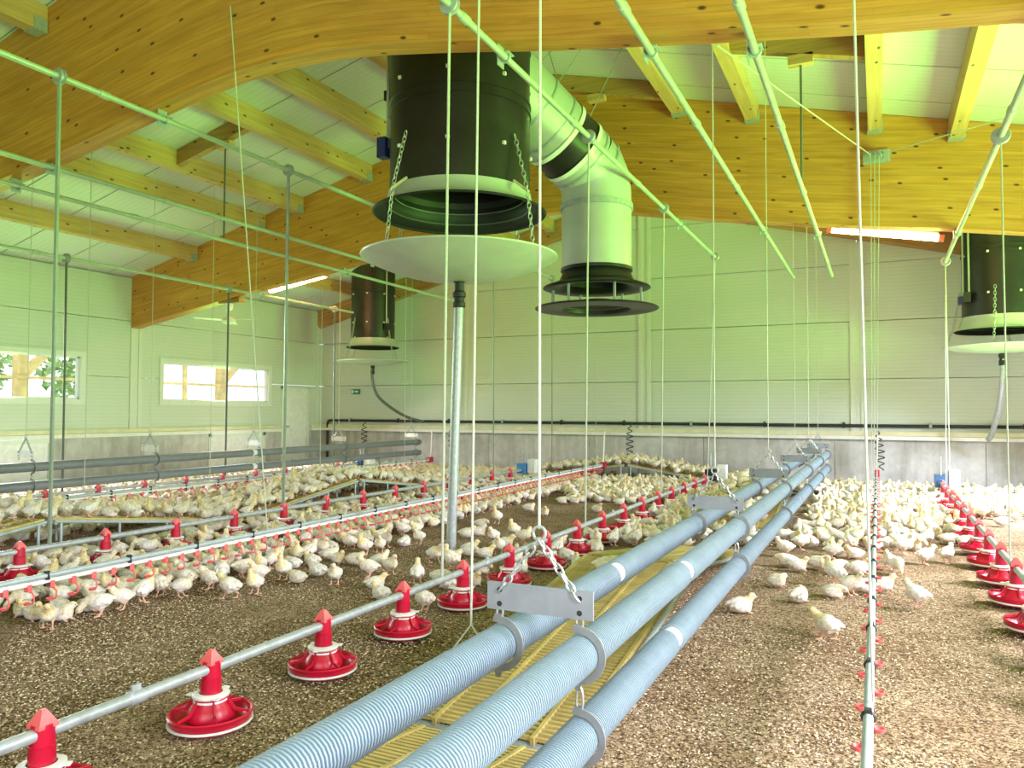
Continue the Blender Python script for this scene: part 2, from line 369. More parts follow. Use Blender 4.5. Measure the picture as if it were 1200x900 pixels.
# back wall
wall_back = bpy.data.objects.new('wall_back', MB().box((XL, YB+.12, -.05), (XR, YB+.16, 4.0)).mesh('wall_back', 'wallpanel')); link(wall_back); tag(wall_back, kind='structure'); WL['wall_back'] = Vector((0, 0, 0))
XP = [XL, -8.75, XRIDGE, -.35, XR]
for za, zb in zip(SEAMS, SEAMS[1:]):
    for x0, x1 in zip(XP, XP[1:]):
        g = .006; N = 12; lo = za+g; pts = []
        a, b = x0+g, x1-g
        top = [(a+(b-a)*i/N, min(zb-g, roofz(a+(b-a)*i/N)+.03)) for i in range(N+1)]
        top = [(x, z) for x, z in top if z > lo+.01]
        if len(top) < 2: continue
        poly = [(top[0][0], lo), (top[-1][0], lo)]+top[::-1]
        obj(MB().prism(poly, .12, lambda u, v, w: (u, YB+w, v)), 'wall_panel', 'wallpanel', wall_back)
plinth(wall_back, 'X', YB-.02, -1, XL, XR)
# front wall behind the camera with a gate opening added to let light in
fw = MB()
fw.box((XL, YF-.15, -.05), (-3.0, YF, 4.0)).box((2.0, YF-.15, -.05), (XR, YF, 4.0)).prism([(XL, 4.0), (XL, 3.3), (XR, 3.3), (XR, 4.0), (XRIDGE, 6.25)], .15, lambda u, v, w: (u, YF-w, v))
obj(fw, 'wall_front', 'wallpanel', kind='structure')
# trims: ledges on the plinths, joint covers
def trim(name, parts):
    o = None
    for mb, mat in parts:
        if o is None: o = obj(mb, name, mat, kind='structure')
        else: obj(mb, 'trim_strip', mat, o)
trim('trim_1', [(MB().box((XL, YF, .96), (XL+.07, DOOR[0]-.06, 1.03)), 'trim'), (MB().box((XL, YF, .885), (XL+.10, DOOR[0]-.06, .955)), 'trimw')])
trim('trim_2', [(MB().box((XL, DOOR[1]+.06, .96), (XL+.07, YB-.07, 1.03)), 'trim'), (MB().box((XL, DOOR[1]+.06, .885), (XL+.10, YB-.1, .955)), 'trimw')])
trim('trim_3', [(MB().box((XL, YB-.07, .96), (XR, YB, 1.04)), 'trim'), (MB().box((XL, YB-.10, .885), (XR, YB, .955)), 'trimw')])
k = 4
for y in (4.9, 10.42):
    trim('trim_%d' % k, [(MB().box((XL, y-.13, 1.03), (XL+.03, y-.05, 3.0)), 'cover'), (MB().box((XL, y+.05, 1.03), (XL+.03, y+.13, 3.0)), 'cover'), (MB().box((XL, y-.05, 1.03), (XL+.012, y+.05, 3.0)), 'cover')]); k += 1
trim('trim_%d' % k, [(MB().box((XL, YB-.22, 1.03), (XL+.03, YB-.12, 3.6)), 'cover')]); k += 1
for x in XP[1:-1]:
    h = roofz(x)-.5
    trim('trim_%d' % k, [(MB().box((x-.13, YB-.03, 1.04), (x-.05, YB, h)), 'cover'), (MB().box((x+.05, YB-.03, 1.04), (x+.13, YB, h)), 'cover'), (MB().box((x-.05, YB-.012, 1.04), (x+.05, YB, h)), 'cover')]); k += 1
# ceiling panels, one strip per metre of length and slope
ceil = None
yy = YF-.2
while yy < YB+.15:
    y2 = min(yy+1.0, YB+.2)
    for s in (-1, 1):
        xe = XL-.15 if s < 0 else XR+.15
        poly = [(XRIDGE, roofz(XRIDGE)+.0), (xe, roofz(xe)), (xe, roofz(xe)+.1), (XRIDGE, roofz(XRIDGE)+.1)]
        mb = MB().prism(poly, y2-yy-.022, lambda u, v, w, y0=yy: (u, y0+.011+w, v))
        if ceil is None: ceil = obj(mb, 'ceiling', 'ceilpanel', kind='structure')
        else: obj(mb, 'ceiling_panel', 'ceilpanel', ceil)
    yy += 1.0
obj(MB().prism([(XL-.2, roofz(XL)+.06), (XRIDGE, 6.33), (XR+.2, roofz(XR)+.06), (XR+.2, roofz(XR)+.12), (XRIDGE, 6.4), (XL-.2, roofz(XL)+.12)], YB-YF+.4, lambda u, v, w: (u, YF-.2+w, v)), 'roof_deck', 'ceilpanel', ceil)

# windows
def window(n, X, s, y0, y1):
    fr = MB(); z0, z1 = 1.59, 2.37
    xa, xb = min(X+s*.035, X-s*.10), max(X+s*.035, X-s*.10)
    t = .09
    for a, b in (((xa, y0-t, z0-t), (xb, y1+t, z0)), ((xa, y0-t, z1), (xb, y1+t, z1+t)), ((xa, y0-t, z0), (xb, y0, z1)), ((xa, y1, z0), (xb, y1+t, z1))): fr.box(a, b)
    o = obj(fr, 'window_%d' % n, 'frame', kind='structure')
    obj(MB().box((X-s*.065, y0, z0), (X-s*.06, y1, z1)), 'pane', 'glass', o)
    ib = MB(); xi, xj = min(X-s*.03, X-s*.09), max(X-s*.03, X-s*.09)
    for a, b in (((xi, y0, z0), (xj, y1, z0+.03)), ((xi, y0, z1-.03), (xj, y1, z1)), ((xi, y0, z0), (xj, y0+.03, z1)), ((xi, y1-.03, z0), (xj, y1, z1))): ib.box(a, b)
    obj(ib, 'sash', 'white', o)
    return o
n = 1
for a, b in WLW: window(n, XL, 1, a, b); n += 1
for a, b in WIN_Y: window(n, XR, -1, a, b); n += 1
# door in the left wall
d = obj(MB().box((XL-.06, DOOR[0]+.05, 0), (XL-.01, DOOR[1]-.05, 1.93)), 'door_1', 'white', kind='structure')
obj(MB().box((XL-.1, DOOR[0], 0), (XL+.035, DOOR[0]+.05, 1.98)).box((XL-.1, DOOR[1]-.05, 0), (XL+.035, DOOR[1], 1.98)).box((XL-.1, DOOR[0], 1.93), (XL+.035, DOOR[1], 1.98)), 'door_frame', 'frame', d)
obj(MB().tube([(XL-.01, DOOR[0]+.13, 1.0), (XL+.05, DOOR[0]+.13, 1.0), (XL+.05, DOOR[0]+.26, 1.0)], .012, 8), 'door_handle', 'blackmat', d)
# pop holes to the porch
for i, (a, b) in enumerate(HATCH):
    d = obj(MB().box((XL-.1, a+.06, -.03), (XL-.03, b-.06, .82)), 'door_%d' % (i+2), 'white', kind='structure')
    obj(MB().box((XL-.12, a, -.03), (XL+.03, a+.07, .88)).box((XL-.12, b-.07, -.03), (XL+.03, b, .88)).box((XL-.12, a, .81), (XL+.03, b, .88)), 'door_frame', 'frame', d)

# ------------------------------------------------------------------ glulam beams
def arch_beam(y0, th, label):
    xs = [XL+.005+(XR-XL-.01)*i/70 for i in range(71)]
    vs_ = []; fs_ = []
    NT = 6
    for y in (y0, y0+th):
        for x in xs:
            zb, zt = beamz(x), roofz(x)-.004
            for j in range(NT+1): vs_.append((x, y, zb+(zt-zb)*j/NT))
    W = NT+1; S = len(xs)*W
    for i in range(len(xs)-1):
        for j in range(NT):
            a = i*W+j; fs_.append((a, a+W, a+W+1, a+1)); fs_.append((S+a, S+a+1, S+a+W+1, S+a+W))
        for j, fl_ in ((0, 0), (NT, 1)):
            a = i*W+j; fs_.append((a, S+a, S+a+W, a+W) if fl_ == 0 else (a, a+W, S+a+W, S+a))
    for i in (0, len(xs)-1):
        for j in range(NT): a = i*W+j; fs_.append((a, a+1, S+a+1, S+a))
    mb = MB(); mb.v = vs_; mb.f = fs_
    # nothing of the underside lies below the wall seat: a rounded foot block at each end
    o = obj(mb, 'glulam_beam', 'glulam', loc=(XRIDGE, y0+th/2, 3.0), angle=30, label=label, cat='beam', group='curved glulam roof beams')
    def f(co, nrm):
        x = co.x+XRIDGE
        if abs(nrm.y) > .6: return (x*1.03, co.z+3.0-beamz(x)+.02)
        return (x*1.03+.37, co.y+2.0)
    setuv(o.data, f)
    return o
BT = .20
arch_beam(-.9, BT, 'curved glulam roof beam over the added gate opening, behind the open litter')
arch_beam(4.82, BT, 'huge curved glulam beam hanging in front of the large black chimney')
arch_beam(10.3, BT, 'curved glulam beam with a ceiling fan under its low end')
# beam along the gable wall, following the roof
gb = MB(); g_x = [XL+.01, XRIDGE, XR-.01]
poly = [(XL+.01, roofz(XL)-.46), (XRIDGE, roofz(XRIDGE)-.46), (XR-.01, roofz(XR)-.46), (XR-.01, roofz(XR)-.005), (XRIDGE, roofz(XRIDGE)-.005), (XL+.01, roofz(XL)-.005)]
gb.prism(poly, .16, lambda u, v, w: (u, YB-.165+w, v))
o = obj(gb, 'gable_beam', 'brownwood', loc=(XRIDGE, YB-.1, 5), label='dark brown timber running along the top of the back gable wall', cat='beam')
setuv(o.data, lambda co, nrm: (co.x, co.z-roofz(co.x+XRIDGE)+5))
# purlins between the beams
ORD = {0: 'first', 1: 'second', 2: 'third', 3: 'fourth', 4: 'fifth'}
def purlin(x, y0, y1, label, w=.15, h=.23, mat='purlin', grp='purlins'):
    zt = roofz(x+ (w/2 if x < XRIDGE else -w/2))-.0
    za, zb = roofz(x-w/2)-.003, roofz(x+w/2)-.003
    zlo = min(za, zb)-h
    mb = MB().prism([(x-w/2, zlo), (x+w/2, zlo), (x+w/2, zb), (x-w/2, za)], y1-y0-.006, lambda u, v, q: (u, y0+.003+q, v))
    o = obj(mb, 'roof_purlin', mat, loc=(x, (y0+y1)/2, zlo), label=label, cat='purlin', group=grp)
    off = random.random()*5
    setuv(o.data, lambda co, nrm: (co.y+off, (co.x if abs(nrm.z) > .6 else co.z)+off))
    # steel shoe at the beam
    sh = MB().box((x-w/2-.012, y1-.14, zlo-.012), (x+w/2+.012, y1-.008, zlo+.0)).box((x-w/2-.012, y1-.14, zlo), (x-w/2-.002, y1-.008, zlo+.12)).box((x+w/2+.002, y1-.14, zlo), (x+w/2+.012, y1-.008, zlo+.12))
    obj(sh, 'beam_shoe', 'galv', o)
    return o
US = [2.1, 3.06, 4.5, 5.36, 7.0]
for bay, (y0, y1), where in ((0, (-.7, 4.82), 'over the front bay'), (1, (5.02, 10.3), 'between the two long glulam beams'), (2, (10.5, YB-.17), 'against the back gable')):
    for s, side in ((-1, 'window slope'), (1, 'litter slope')):
        for i, u in enumerate(US):
            purlin(XRIDGE+s*u, y0, y1, '%s purlin from the ridge %s, %s' % (ORD[i], where, side), grp='purlins '+where)
# ridge purlin
purlin(-5.5, 5.02, 10.3, 'brown pine purlin beside the ridge, next to the large black chimney', mat='brownwood')
# trimmers between purlins with hanging block
def trimmer(x0, x1, y, bx, label):
    w = .07
    f = lambda x: roofz(x)-.004
    mb = MB().prism([(x0, f(x0)-.22), (x1, f(x1)-.22), (x1, f(x1)), (x0, f(x0))], .1, lambda u, v, q: (u, y+q, v))
    o = obj(mb, 'roof_trimmer', 'brownwood', loc=((x0+x1)/2, y+.05, f((x0+x1)/2)-.22), label=label, cat='trimmer')
    setuv(o.data, lambda co, nrm: (co.x, co.z))
    b = obj(MB().cbox((bx, y+.05, f(bx)-.22-.05), (.24, .1, .1)), 'hanging_block', 'purlin', o); setuv(b.data, lambda co, nrm: (co.x, co.z))
    return Vector((bx, y+.05, f(bx)-.32))
TB1 = trimmer(-9.0+.08, -7.56-.08, onx(290, 157, -7.6).y, -8.05, 'brown trimmer with a block between two purlins above the windows')
trimmer(-4.4, -2.40-.08, onx(775, 127, -2.5).y, -3.4, 'brown trimmer between the ridge and a purlin behind the white duct')
TB2 = trimmer(-1.44+.08, .0-.08, onz(1018, 68, 4.84).y, -.67, 'brown trimmer with a block between two purlins above the heating pipes')

# ------------------------------------------------------------------ ducts and chimneys
def chimney(cx, cy, r, zbell, zneck, rbell, zdome, rdome, depth, label, band, boxes, rim):
    t = thing('exhaust_chimney', (cx, cy, zdome), label, 'chimney', 'black exhaust chimneys')
    n = 56; ztop = roofz(cx)-.02
    zt = max(roofz(cx-r), roofz(cx+r), 0)-.004
    # body, open at the bottom, double walled
    b = MB().lathe([(r, zneck-.02), (r, band-.06), (r+.012, band-.055), (r+.012, band-.035), (r, band-.03), (r, band+.03), (r+.012, band+.035), (r+.012, band+.055), (r, band+.06), (r, roofz(cx+r))], (cx, cy, 0), n)
    b.lathe([(r-.03, zneck-.02), (r-.03, roofz(cx+r))], (cx, cy, 0), n)
    b.v = [(x, y, min(roofz(x)-.004, roofz(x)) if z > band+.1 else z) for x, y, z in b.v]
    obj(b, 'drum', 'black', t)
    # flared bell mouth: pale outside, black inside
    H = zneck-zbell; out = []; inn = []
    for i in range(9):
        q = i/8; rr = r+.012+(rbell-r-.012)*(1-math.sqrt(max(0, 1-q*q)))*.75+(rbell-r-.012)*.25*q*q
        z = zneck-H*math.sin(q*PI/2)**.9 if q > 0 else zneck
        out.append((rr, zneck-H*q)); inn.append((rr-.028, zneck-H*q))
    obj(MB().lathe(out, (cx, cy, 0), n), 'bell_mouth', rim, t)
    obj(MB().lathe([(out[-1][0], zbell), (out[-1][0]+.008, zbell-.008), (out[-1][0]-.01, zbell-.02), (inn[-1][0], zbell-.012)]+inn[::-1]+[(r-.05, zneck+.1)], (cx, cy, 0), n), 'bell_lining', 'blackmat', t)
    obj(MB().lathe([(.001, zneck+.40), (.12, zneck+.38), (.14, zneck+.45), (r-.032, zneck+.45), (r-.032, zneck+.47), (.001, zneck+.47)], (cx, cy, 0), 32), 'light_block_disc', 'blackmat', t)  # black disc added inside the drum to block light from above
    obj(MB().torus((cx, cy, zbell+.06), r+.005, .008, 48, 6), 'guard_ring', 'darkrod', t); obj(MB().torus((cx, cy, zbell+.16), r-.045, .006, 48, 6), 'guard_ring', 'hook', t)
    for a in range(0, 360, 45):
        c, s_ = math.cos(R(a+20)), math.sin(R(a+20))
        for zz in (zneck+.35, zneck+1.0): obj(MB().cbox((cx+c*(r+.004), cy+s_*(r+.004), zz), (.03, .03, .03)), 'bolt_head', 'white', t)
    # suspended drip dome
    dp = []
    for i in range(13): q = i/12; dp.append((rdome*q if q > 0 else .001, zdome+depth*q**2.1))
    dp += [(rdome+.006, zdome+depth+.015), (rdome-.01, zdome+depth+.02)]
    for i in range(11, -1, -1): q = i/12; dp.append((max(.001, rdome*q-.01), zdome+depth*q**2.1+.014))
    obj(MB().lathe(dp, (cx, cy, 0), n), 'drip_dome', 'dome', t)
    for a in (75, 165, 255, 345):
        c, s_ = math.cos(R(a)), math.sin(R(a)); ch = MB()
        p0 = Vector((cx+c*(rdome-.03), cy+s_*(rdome-.03), zdome+depth)); p1 = Vector((cx+c*(rbell+.02), cy+s_*(rbell+.02), zbell+.06)); p2 = Vector((cx+c*(r+.02), cy+s_*(r+.02), zneck+.45))
        chain(ch, p0, p1, .05, .005); chain(ch, p1, p2, .05, .005)
        obj(ch, 'chain', 'chain', t)
        obj(MB().tube([(cx+c*(r+.01), cy+s_*(r+.01), zneck+.02), (cx+c*(rbell+.03), cy+s_*(rbell+.03), zbell+.06)], .014, 6), 'stay_bar', 'trim', t)
    # conduit and control box on the drum
    for ang, zz, mat, sz in boxes:
        c, s_ = math.cos(R(ang)), math.sin(R(ang))
        obj(MB().cbox((cx+c*(r+.07), cy+s_*(r+.07), zz), sz), 'control_box', mat, t)
        obj(MB().tube([(cx+c*(r+.03), cy+s_*(r+.03), zz), (cx+c*(r+.03), cy+s_*(r+.03), roofz(cx+c*r)-.05)], .016, 6), 'conduit', 'winch', t)
    return t
def chain(mb, a, b, pitch, rr):
    a, b = Vector(a), Vector(b); d = b-a; n = max(2, int(d.length/pitch)); d.normalize()
    ref = Vector((0, 1, 0)) if abs(d.y) < .9 else Vector((1, 0, 0)); u = d.cross(ref).normalized(); w = d.cross(u)
    st = (b-a).length/n
    for i in range(n):
        c = a+d*(st*(i+.5)); e = u if i % 2 else w
        hl, hw = st*.68, st*.34
        pts = [c+d*(hl*math.cos(x))+e*(hw*math.sin(x)) for x in [2*PI*k/8 for k in range(8)]]
        mb.tube(pts, rr, 4, closed=True)
Dn = ony(538, 328, 6.61)
chimney(-3.74, 6.61, .695, 3.36, 3.54, .855, 2.68, .97, .23, 'large black exhaust chimney with a white drip dome hung below', 4.37, [(205, 4.02, 'navy', (.1, .1, .2)), (196, 4.6, 'black', (.05, .05, .1))], 'duct')
chimney(-10.55, 14.6, .50, 2.86, 3.05, .60, 2.44, .80, .09, 'small black chimney in the corner beside the lit tube', 4.15, [(-20, 3.3, 'black', (.1, .1, .14))], 'duct')
chimney(1.82, 14.6, .56, 2.73, 2.95, .68, 2.36, .86, .10, 'black chimney above the open litter with a blue control box', 4.0, [(200, 3.22, 'navy', (.08, .08, .13)), (215, 3.25, 'black', (.1, .12, .16))], 'duct')
# drain pipes under the domes
t = thing('drain_pipe', (-3.82, 6.61, 0), 'straight grey drain pipe rising from litter to the large dome', 'pipe')
obj(MB().tube([(-3.82, 6.61, -.02), (-3.742, 6.61, 2.5)], .048, 16), 'pipe', 'galv', t)
obj(MB().lathe([(.05, 2.42), (.062, 2.43), (.062, 2.47), (.05, 2.48), (.05, 2.52), (.066, 2.53), (.066, 2.57), (.045, 2.59), (.045, 2.67), (.06, 2.675)], (-3.742, 6.61, 0), 16), 'rubber_coupling', 'blackmat', t)
def hose(pts, r, label, fit):
    t = thing('drain_hose', pts[-1], label, 'hose', 'drain hoses')
    P = [Vector(p) for p in pts]; c = []
    for i in range(len(P)-1):
        p0, p1, p2, p3 = P[max(0, i-1)], P[i], P[i+1], P[min(len(P)-1, i+2)]
        for k in range(6):
            q = k/6; c.append(.5*((2*p1)+(p2-p0)*q+(2*p0-5*p1+4*p2-p3)*q*q+(3*p1-p0-3*p2+p3)*q**3))
    c.append(P[-1])
    obj(MB().tube(c, r, 10), 'hose', 'darkrod' if fit else 'galv', t)
    x, y, z = pts[0]; obj(MB().lathe([(r*1.05, z-.2), (r*1.35, z-.19), (r*1.35, z-.12), (r*1.1, z-.11), (r*1.1, z-.07), (r*1.4, z-.06), (r*1.4, z-.02), (r, z)], (x, y, 0), 12), 'rubber_coupling', 'blackmat', t)
hose([(-10.55, 14.6, 2.44), (-10.55, 14.6, 2.1), (-10.5, 14.8, 1.7), (-10.25, 15.4, 1.3), (-9.95, 15.86, 1.13)], .035, 'dark drain hose curving from corner chimney dome to the black wall pipe', True)
hose([(1.82, 14.6, 2.36), (1.82, 14.62, 2.0), (1.80, 14.9, 1.5), (1.74, 15.35, 1.05), (1.70, 15.5, .93)], .042, 'grey drain hose hanging from the dome above the open litter', False)

# white air duct with elbow
DE = Vector((-2.88, 8.25, 4.10))
t = thing('air_duct', (DE.x, DE.y, 2.55), 'white round air duct with elbow and black diffuser rings', 'duct')
rd = .395
obj(MB().lathe([(rd, 3.0), (rd, 3.68)], (DE.x, DE.y, 0), 48), 'duct_pipe', 'duct', t)
obj(MB().lathe([(rd+.004, 3.68), (rd+.02, 3.685), (rd+.02, 3.745), (rd+.004, 3.75)], (DE.x, DE.y, 0), 48), 'clamp_band', 'galv', t)
DT = Vector((-3.74, 6.61, 5.15)); ax = (DT-DE).normalized()
def bend(p0, d0, p1, d1, n):
    out = []
    for i in range(n+1):
        q = i/n; h = (p1-p0).length*.45
        a, b_, c, d_ = p0, p0+d0*h, p1-d1*h, p1
        out.append(a*(1-q)**3+b_*3*q*(1-q)**2+c*3*q*q*(1-q)+d_*q**3)
    return out
e0 = Vector((DE.x, DE.y, 3.74)); e1 = DE+ax*.24
obj(MB().tube(bend(e0, Vector((0, 0, 1)), e1, ax, 4), rd, 48, caps=False), 'elbow', 'duct', t)
def seg(a, b, mat, name, r, c=False): obj(MB().tube([DE+ax*a, DE+ax*b], r, 48, caps=c), name, mat, t)
seg(.24, .42, 'duct', 'duct_pipe', rd); seg(.42, .68, 'black', 'black_sleeve', rd-.004); seg(.68, 1.52, 'duct', 'duct_pipe', rd)
for a in (.08, .27, .82, 1.10): seg(a, a+.025, 'galv', 'clamp_band', rd+.008)
for a in (.385, .665): seg(a, a+.05, 'white', 'clamp_band', rd+.012)
# diffuser rings
z = 2.66
obj(MB().lathe([(rd+.012, 3.02), (rd+.012, 2.985), (rd-.02, 2.98), (rd+.0, 2.95), (rd+.03, 2.88), (rd+.10, 2.845), (.60, 2.81), (.61, 2.795), (.58, 2.785), (.42, 2.80), (.34, 2.86), (.34, 3.0)], (DE.x, DE.y, 0), 48), 'upper_ring', 'black', t)
obj(MB().lathe([(.37, 2.60), (.69, 2.575), (.70, 2.565), (.69, 2.555), (.40, 2.545), (.385, 2.555), (.385, 2.60)], (DE.x, DE.y, 0), 56), 'lower_ring', 'black', t)
obj(MB().lathe([(.001, 2.66), (.2, 2.655), (.36, 2.61), (.36, 2.60), (.001, 2.64)], (DE.x, DE.y, 0), 40), 'deflector', 'blackmat', t)
for a in range(0, 360, 60): c, s_ = math.cos(R(a+12)), math.sin(R(a+12)); obj(MB().cbox((DE.x+c*.5, DE.y+s_*.5, 2.69), (.022, .022, .25)), 'spacer_rod', 'galv', t)
for a, b in ((.3, 5.1), (.85, 4.6), (1.15, 5.0)):
    p = DE+ax*a; obj(MB().tube([p+Vector((.1, 0, rd)), p+Vector((.35, .5, roofz(DE.x+.4)-p.z-.02))], .006, 5), 'suspension_wire', 'chain', t)
    obj(MB().tube([p+Vector((-.1, 0, rd*.9)), p+Vector((-.45, -.1, roofz(DE.x-.5)-p.z-.02))], .006, 5), 'suspension_wire', 'chain', t)

# lit fluorescent tubes
def tube_lamp(a, b, label, tr=.042):
    a, b = Vector(a), Vector(b); m = (a+b)/2
    t = thing('tube_lamp', m+Vector((0, 0, -.04)), label, 'lamp', 'lit tube lamps under the roof')
    obj(MB().tube([a, b], tr, 10), 'lit_tube', 'tube', t)
    d = (b-a).normalized()
    obj(MB().tube([a-d*.06, a], .044, 10), 'end_cap', 'pink', t); obj(MB().tube([b, b+d*.06], .044, 10), 'end_cap', 'pink', t)
    up = Vector((0, 0, .055)); obj(MB().tube([a+up, b+up], .022, 6), 'batten', 'white', t)
    for p in (a.lerp(b, .12), a.lerp(b, .88)): obj(MB().tube([p+up, (p.x, p.y, roofz(p.x)-.01)], .005, 5), 'hanging_wire', 'chain', t)
tube_lamp(ony(975, 269, 10.75), ony(1100, 279, 10.75), 'lit warm tube lamp under the beam near the blue-boxed chimney')
tube_lamp(ony(317, 340, 11.3), ony(381, 322, 11.3), 'lit warm tube lamp beside the small corner chimney', .058)
# ceiling fan
fx = ony(268, 380, 10.38).x
t = thing('ceiling_fan', (fx, 10.38, 3.02), 'white three-bladed ceiling fan on a short rod below the beam', 'fan')
bz = beamz(fx)
obj(MB().cbox((fx+.05, 10.39, bz-.03), (.5, .14, .07)), 'mounting_block', 'brownwood', t)
obj(MB().lathe([(.015, 3.07), (.015, bz-.2), (.06, bz-.19), (.075, bz-.07), (.001, bz-.065)], (fx, 10.38, 0), 16), 'down_rod', 'white', t)
obj(MB().lathe([(.001, 2.97), (.07, 2.975), (.12, 3.0), (.13, 3.03), (.10, 3.07), (.03, 3.10), (.015, 3.12)], (fx, 10.38, 0), 20), 'motor', 'white', t)
for a in (5, 125, 245):
    c, s_ = math.cos(R(a)), math.sin(R(a))
    mb = MB(); pr = [(.1, -.03), (.22, -.055), (.6, -.06), (.63, 0), (.6, .06), (.22, .055), (.1, .03)]
    mb.prism(pr, .008, lambda u, v, w: (fx+u*c-v*s_, 10.38+u*s_+v*c, 3.035+w+v*.12)); obj(mb, 'blade', 'white', t)

# black pipe along the back wall
t = thing('wall_pipe', (-4.5, YB-.06, 1.1), 'thin black pipe running along the back wall above the ledge', 'pipe')
zp = 1.145
obj(MB().tube([(XL+.28, YB-.06, .0), (XL+.28, YB-.06, zp-.08), (XL+.30, YB-.06, zp-.02), (XL+.36, YB-.06, zp), (XR-.01, YB-.06, zp)], .032, 10), 'pipe', 'blackmat', t)
for i in range(12):
    x = XL+1.0+i*1.45; obj(MB().lathe([(.04, -.025), (.045, -.02), (.045, .02), (.04, .025)], (x, YB-.06, zp), 10, 'X').cbox((x, YB-.02, zp+.05), (.03, .05, .03)), 'pipe_clip', 'black' if i % 3 else 'galv', t)
# exit sign
s0 = ony(417, 459, YB-.02)
t = thing('exit_sign', s0+Vector((0, 0, -.07)), 'small green emergency exit sign on the back wall', 'sign')
obj(MB().cbox(s0, (.26, .025, .13)), 'sign_plate', 'green', t)
w = MB(); X, Z = s0.x, s0.z; f = lambda u, v, q: (X+u, YB-.034-q, Z+v)
obj(MB().prism([(-.115, -.045), (-.065, -.045), (-.065, .045), (-.115, .045)], .002, f), 'sign_doorway', 'white', t)
w.prism([(-.03, -.012), (.04, -.012), (.04, -.035), (.085, .003), (.04, .04), (.04, .018), (-.03, .018)], .002, f)      # arrow
obj(w, 'sign_arrow', 'white', t)

# ------------------------------------------------------------------ overhead winch pipes with pulley wheels
WX = {'A': (-2.41, 3.96), 'B': (-1.33, 3.78), 'C': (-.67, 3.655), 'D': (.87, 3.52), 'E': (-5.9, 4.07), 'F': (-7.5, 3.84), 'G': (-8.05, 3.72), 'H': (-9.91, 3.45)}
WD = {'A': 'above the feeder line beside the heating pipes', 'B': 'above the thick finned heating pipes', 'C': 'above the drinker line on the open litter', 'D': 'above the feeder line on the open litter',
      'E': 'above the second feeder line behind the long drinker line', 'F': 'above the raised yellow platform by the windows', 'G': 'above the drinker line near the windows', 'H': 'above the feeder line nearest the windows'}
def wheel_mesh():
    mb = MB().lathe([(.018, -.022), (.062, -.022), (.066, -.016), (.045, -.006), (.045, .006), (.066, .016), (.062, .022), (.018, .022)], (0, 0, 0), 18, 'Y'); return mb.mesh('pulley_wheel', 'galv')
WHEEL = wheel_mesh()
def bracket_mesh(): return MB().box((-.045, -.05, .02), (.045, .05, .028)).box((-.045, -.05, -.06), (-.038, .05, .14)).box((-.045, -.05, .13), (.045, .05, .14)).torus((0, 0, 0), .034, .008, 12, 5, 'Y').mesh('wall_bracket', 'galv')
BRK = bracket_mesh()
def sock_mesh(): return MB().lathe([(.024, -.05), (.033, -.045), (.033, .045), (.024, .05)], (0, 0, 0), 12, 'Y').mesh('pipe_socket', 'winch')
SOCK = sock_mesh()
WHY = {}
def winch(key, y0, y1, wheels, extra=()):
    x, z = WX[key]
    t = thing('winch_pipe', (x, (y0+y1)/2, z), 'pale overhead winch pipe '+WD[key], 'pipe', 'overhead winch pipes')
    obj(MB().tube([(x, y0, z), (x, y1, z)], .025, 12), 'pipe', 'winch', t)
    yc = (y0+y1)/2
    for w in wheels: inst(WHEEL, 'pulley_wheel', t, (0, w-yc, 0))
    for yb in (4.92, 10.4):
        if y0 < yb < y1:
            inst(BRK, 'pipe_bracket', t, (0, yb-yc, 0))
            gap = beamz(x)-z
            if gap > .15: obj(MB().box((x-.01, yb-.03, z+.13), (x+.01, yb+.03, z+gap+.02)), 'bracket_strap', 'galv', t)
    y = y0+1.1
    while y < y1-.3: inst(SOCK, 'pipe_socket', t, (0, y-yc, 0)); y += 2.0
    WHY[key] = t
    return t
def YW(key, *pts): return [onx(px, py, WX[key][0]).y for px, py in pts]
wA = YW('A', (527, 9), (690, 160), (778, 246), (838, 301)); winch('A', -2.8, wA[-1]+.15, wA)
winch('B', -2.8, onx(930, 325, -1.33).y, [])
winch('C', -2.8, onx(975, 328, -.67).y, [])
wD = YW('D', (1173, 170), (1108, 319)); winch('D', -2.8, wD[-1]+.2, wD)
wE = YW('E', (70, 90), (338, 204)); winch('E', -2.8, 14.6, wE+[11.6, 14.2])
winch('F', -2.8, 10.9, [])
winch('G', -2.8, 14.4, [])
wH = YW('H', (78, 303), (268, 340), (392, 363)); winch('H', -2.8, wH[-1]+.6, wH)
# rods and ropes
def rod(name, a, b, r, mat, label, group, cat='rod', n=6):
    a, b = Vector(a), Vector(b)
    return obj(MB().tube([a, b], r, n), name, mat, loc=b, label=label, cat=cat, group=group)
FX = {1: (-2.7, .25), 2: (-6.3, .25), 3: (-10.05, .26), 4: (.885, .27)}
def yat(X, z, px):                      # distance along a line at (X, z) that falls under image column px
    lo, hi = .3, 30.
    for _ in range(50):
        m = (lo+hi)/2
        if proj((X, m, z))[0] < px: lo = m
        else: hi = m
    return lo
SEQ = ['nearest the gate', 'in front of the grey drain pipe', 'behind the white duct', 'by the feeder motor']
for y, px, w in zip(wA, (518, 686, 775, 829), ('before the large black chimney', 'before the white duct', 'between duct and glulam beam', 'next to the feeder motor')):
    rod('hanging_rod', (-2.41, y, 3.93), (-2.7, yat(-2.7, .275, px), .275), .009, 'rope', 'pale rope down to the feeder line beside heating pipes, '+w, 'ropes of the feeder line beside the heating pipes', 'rope')
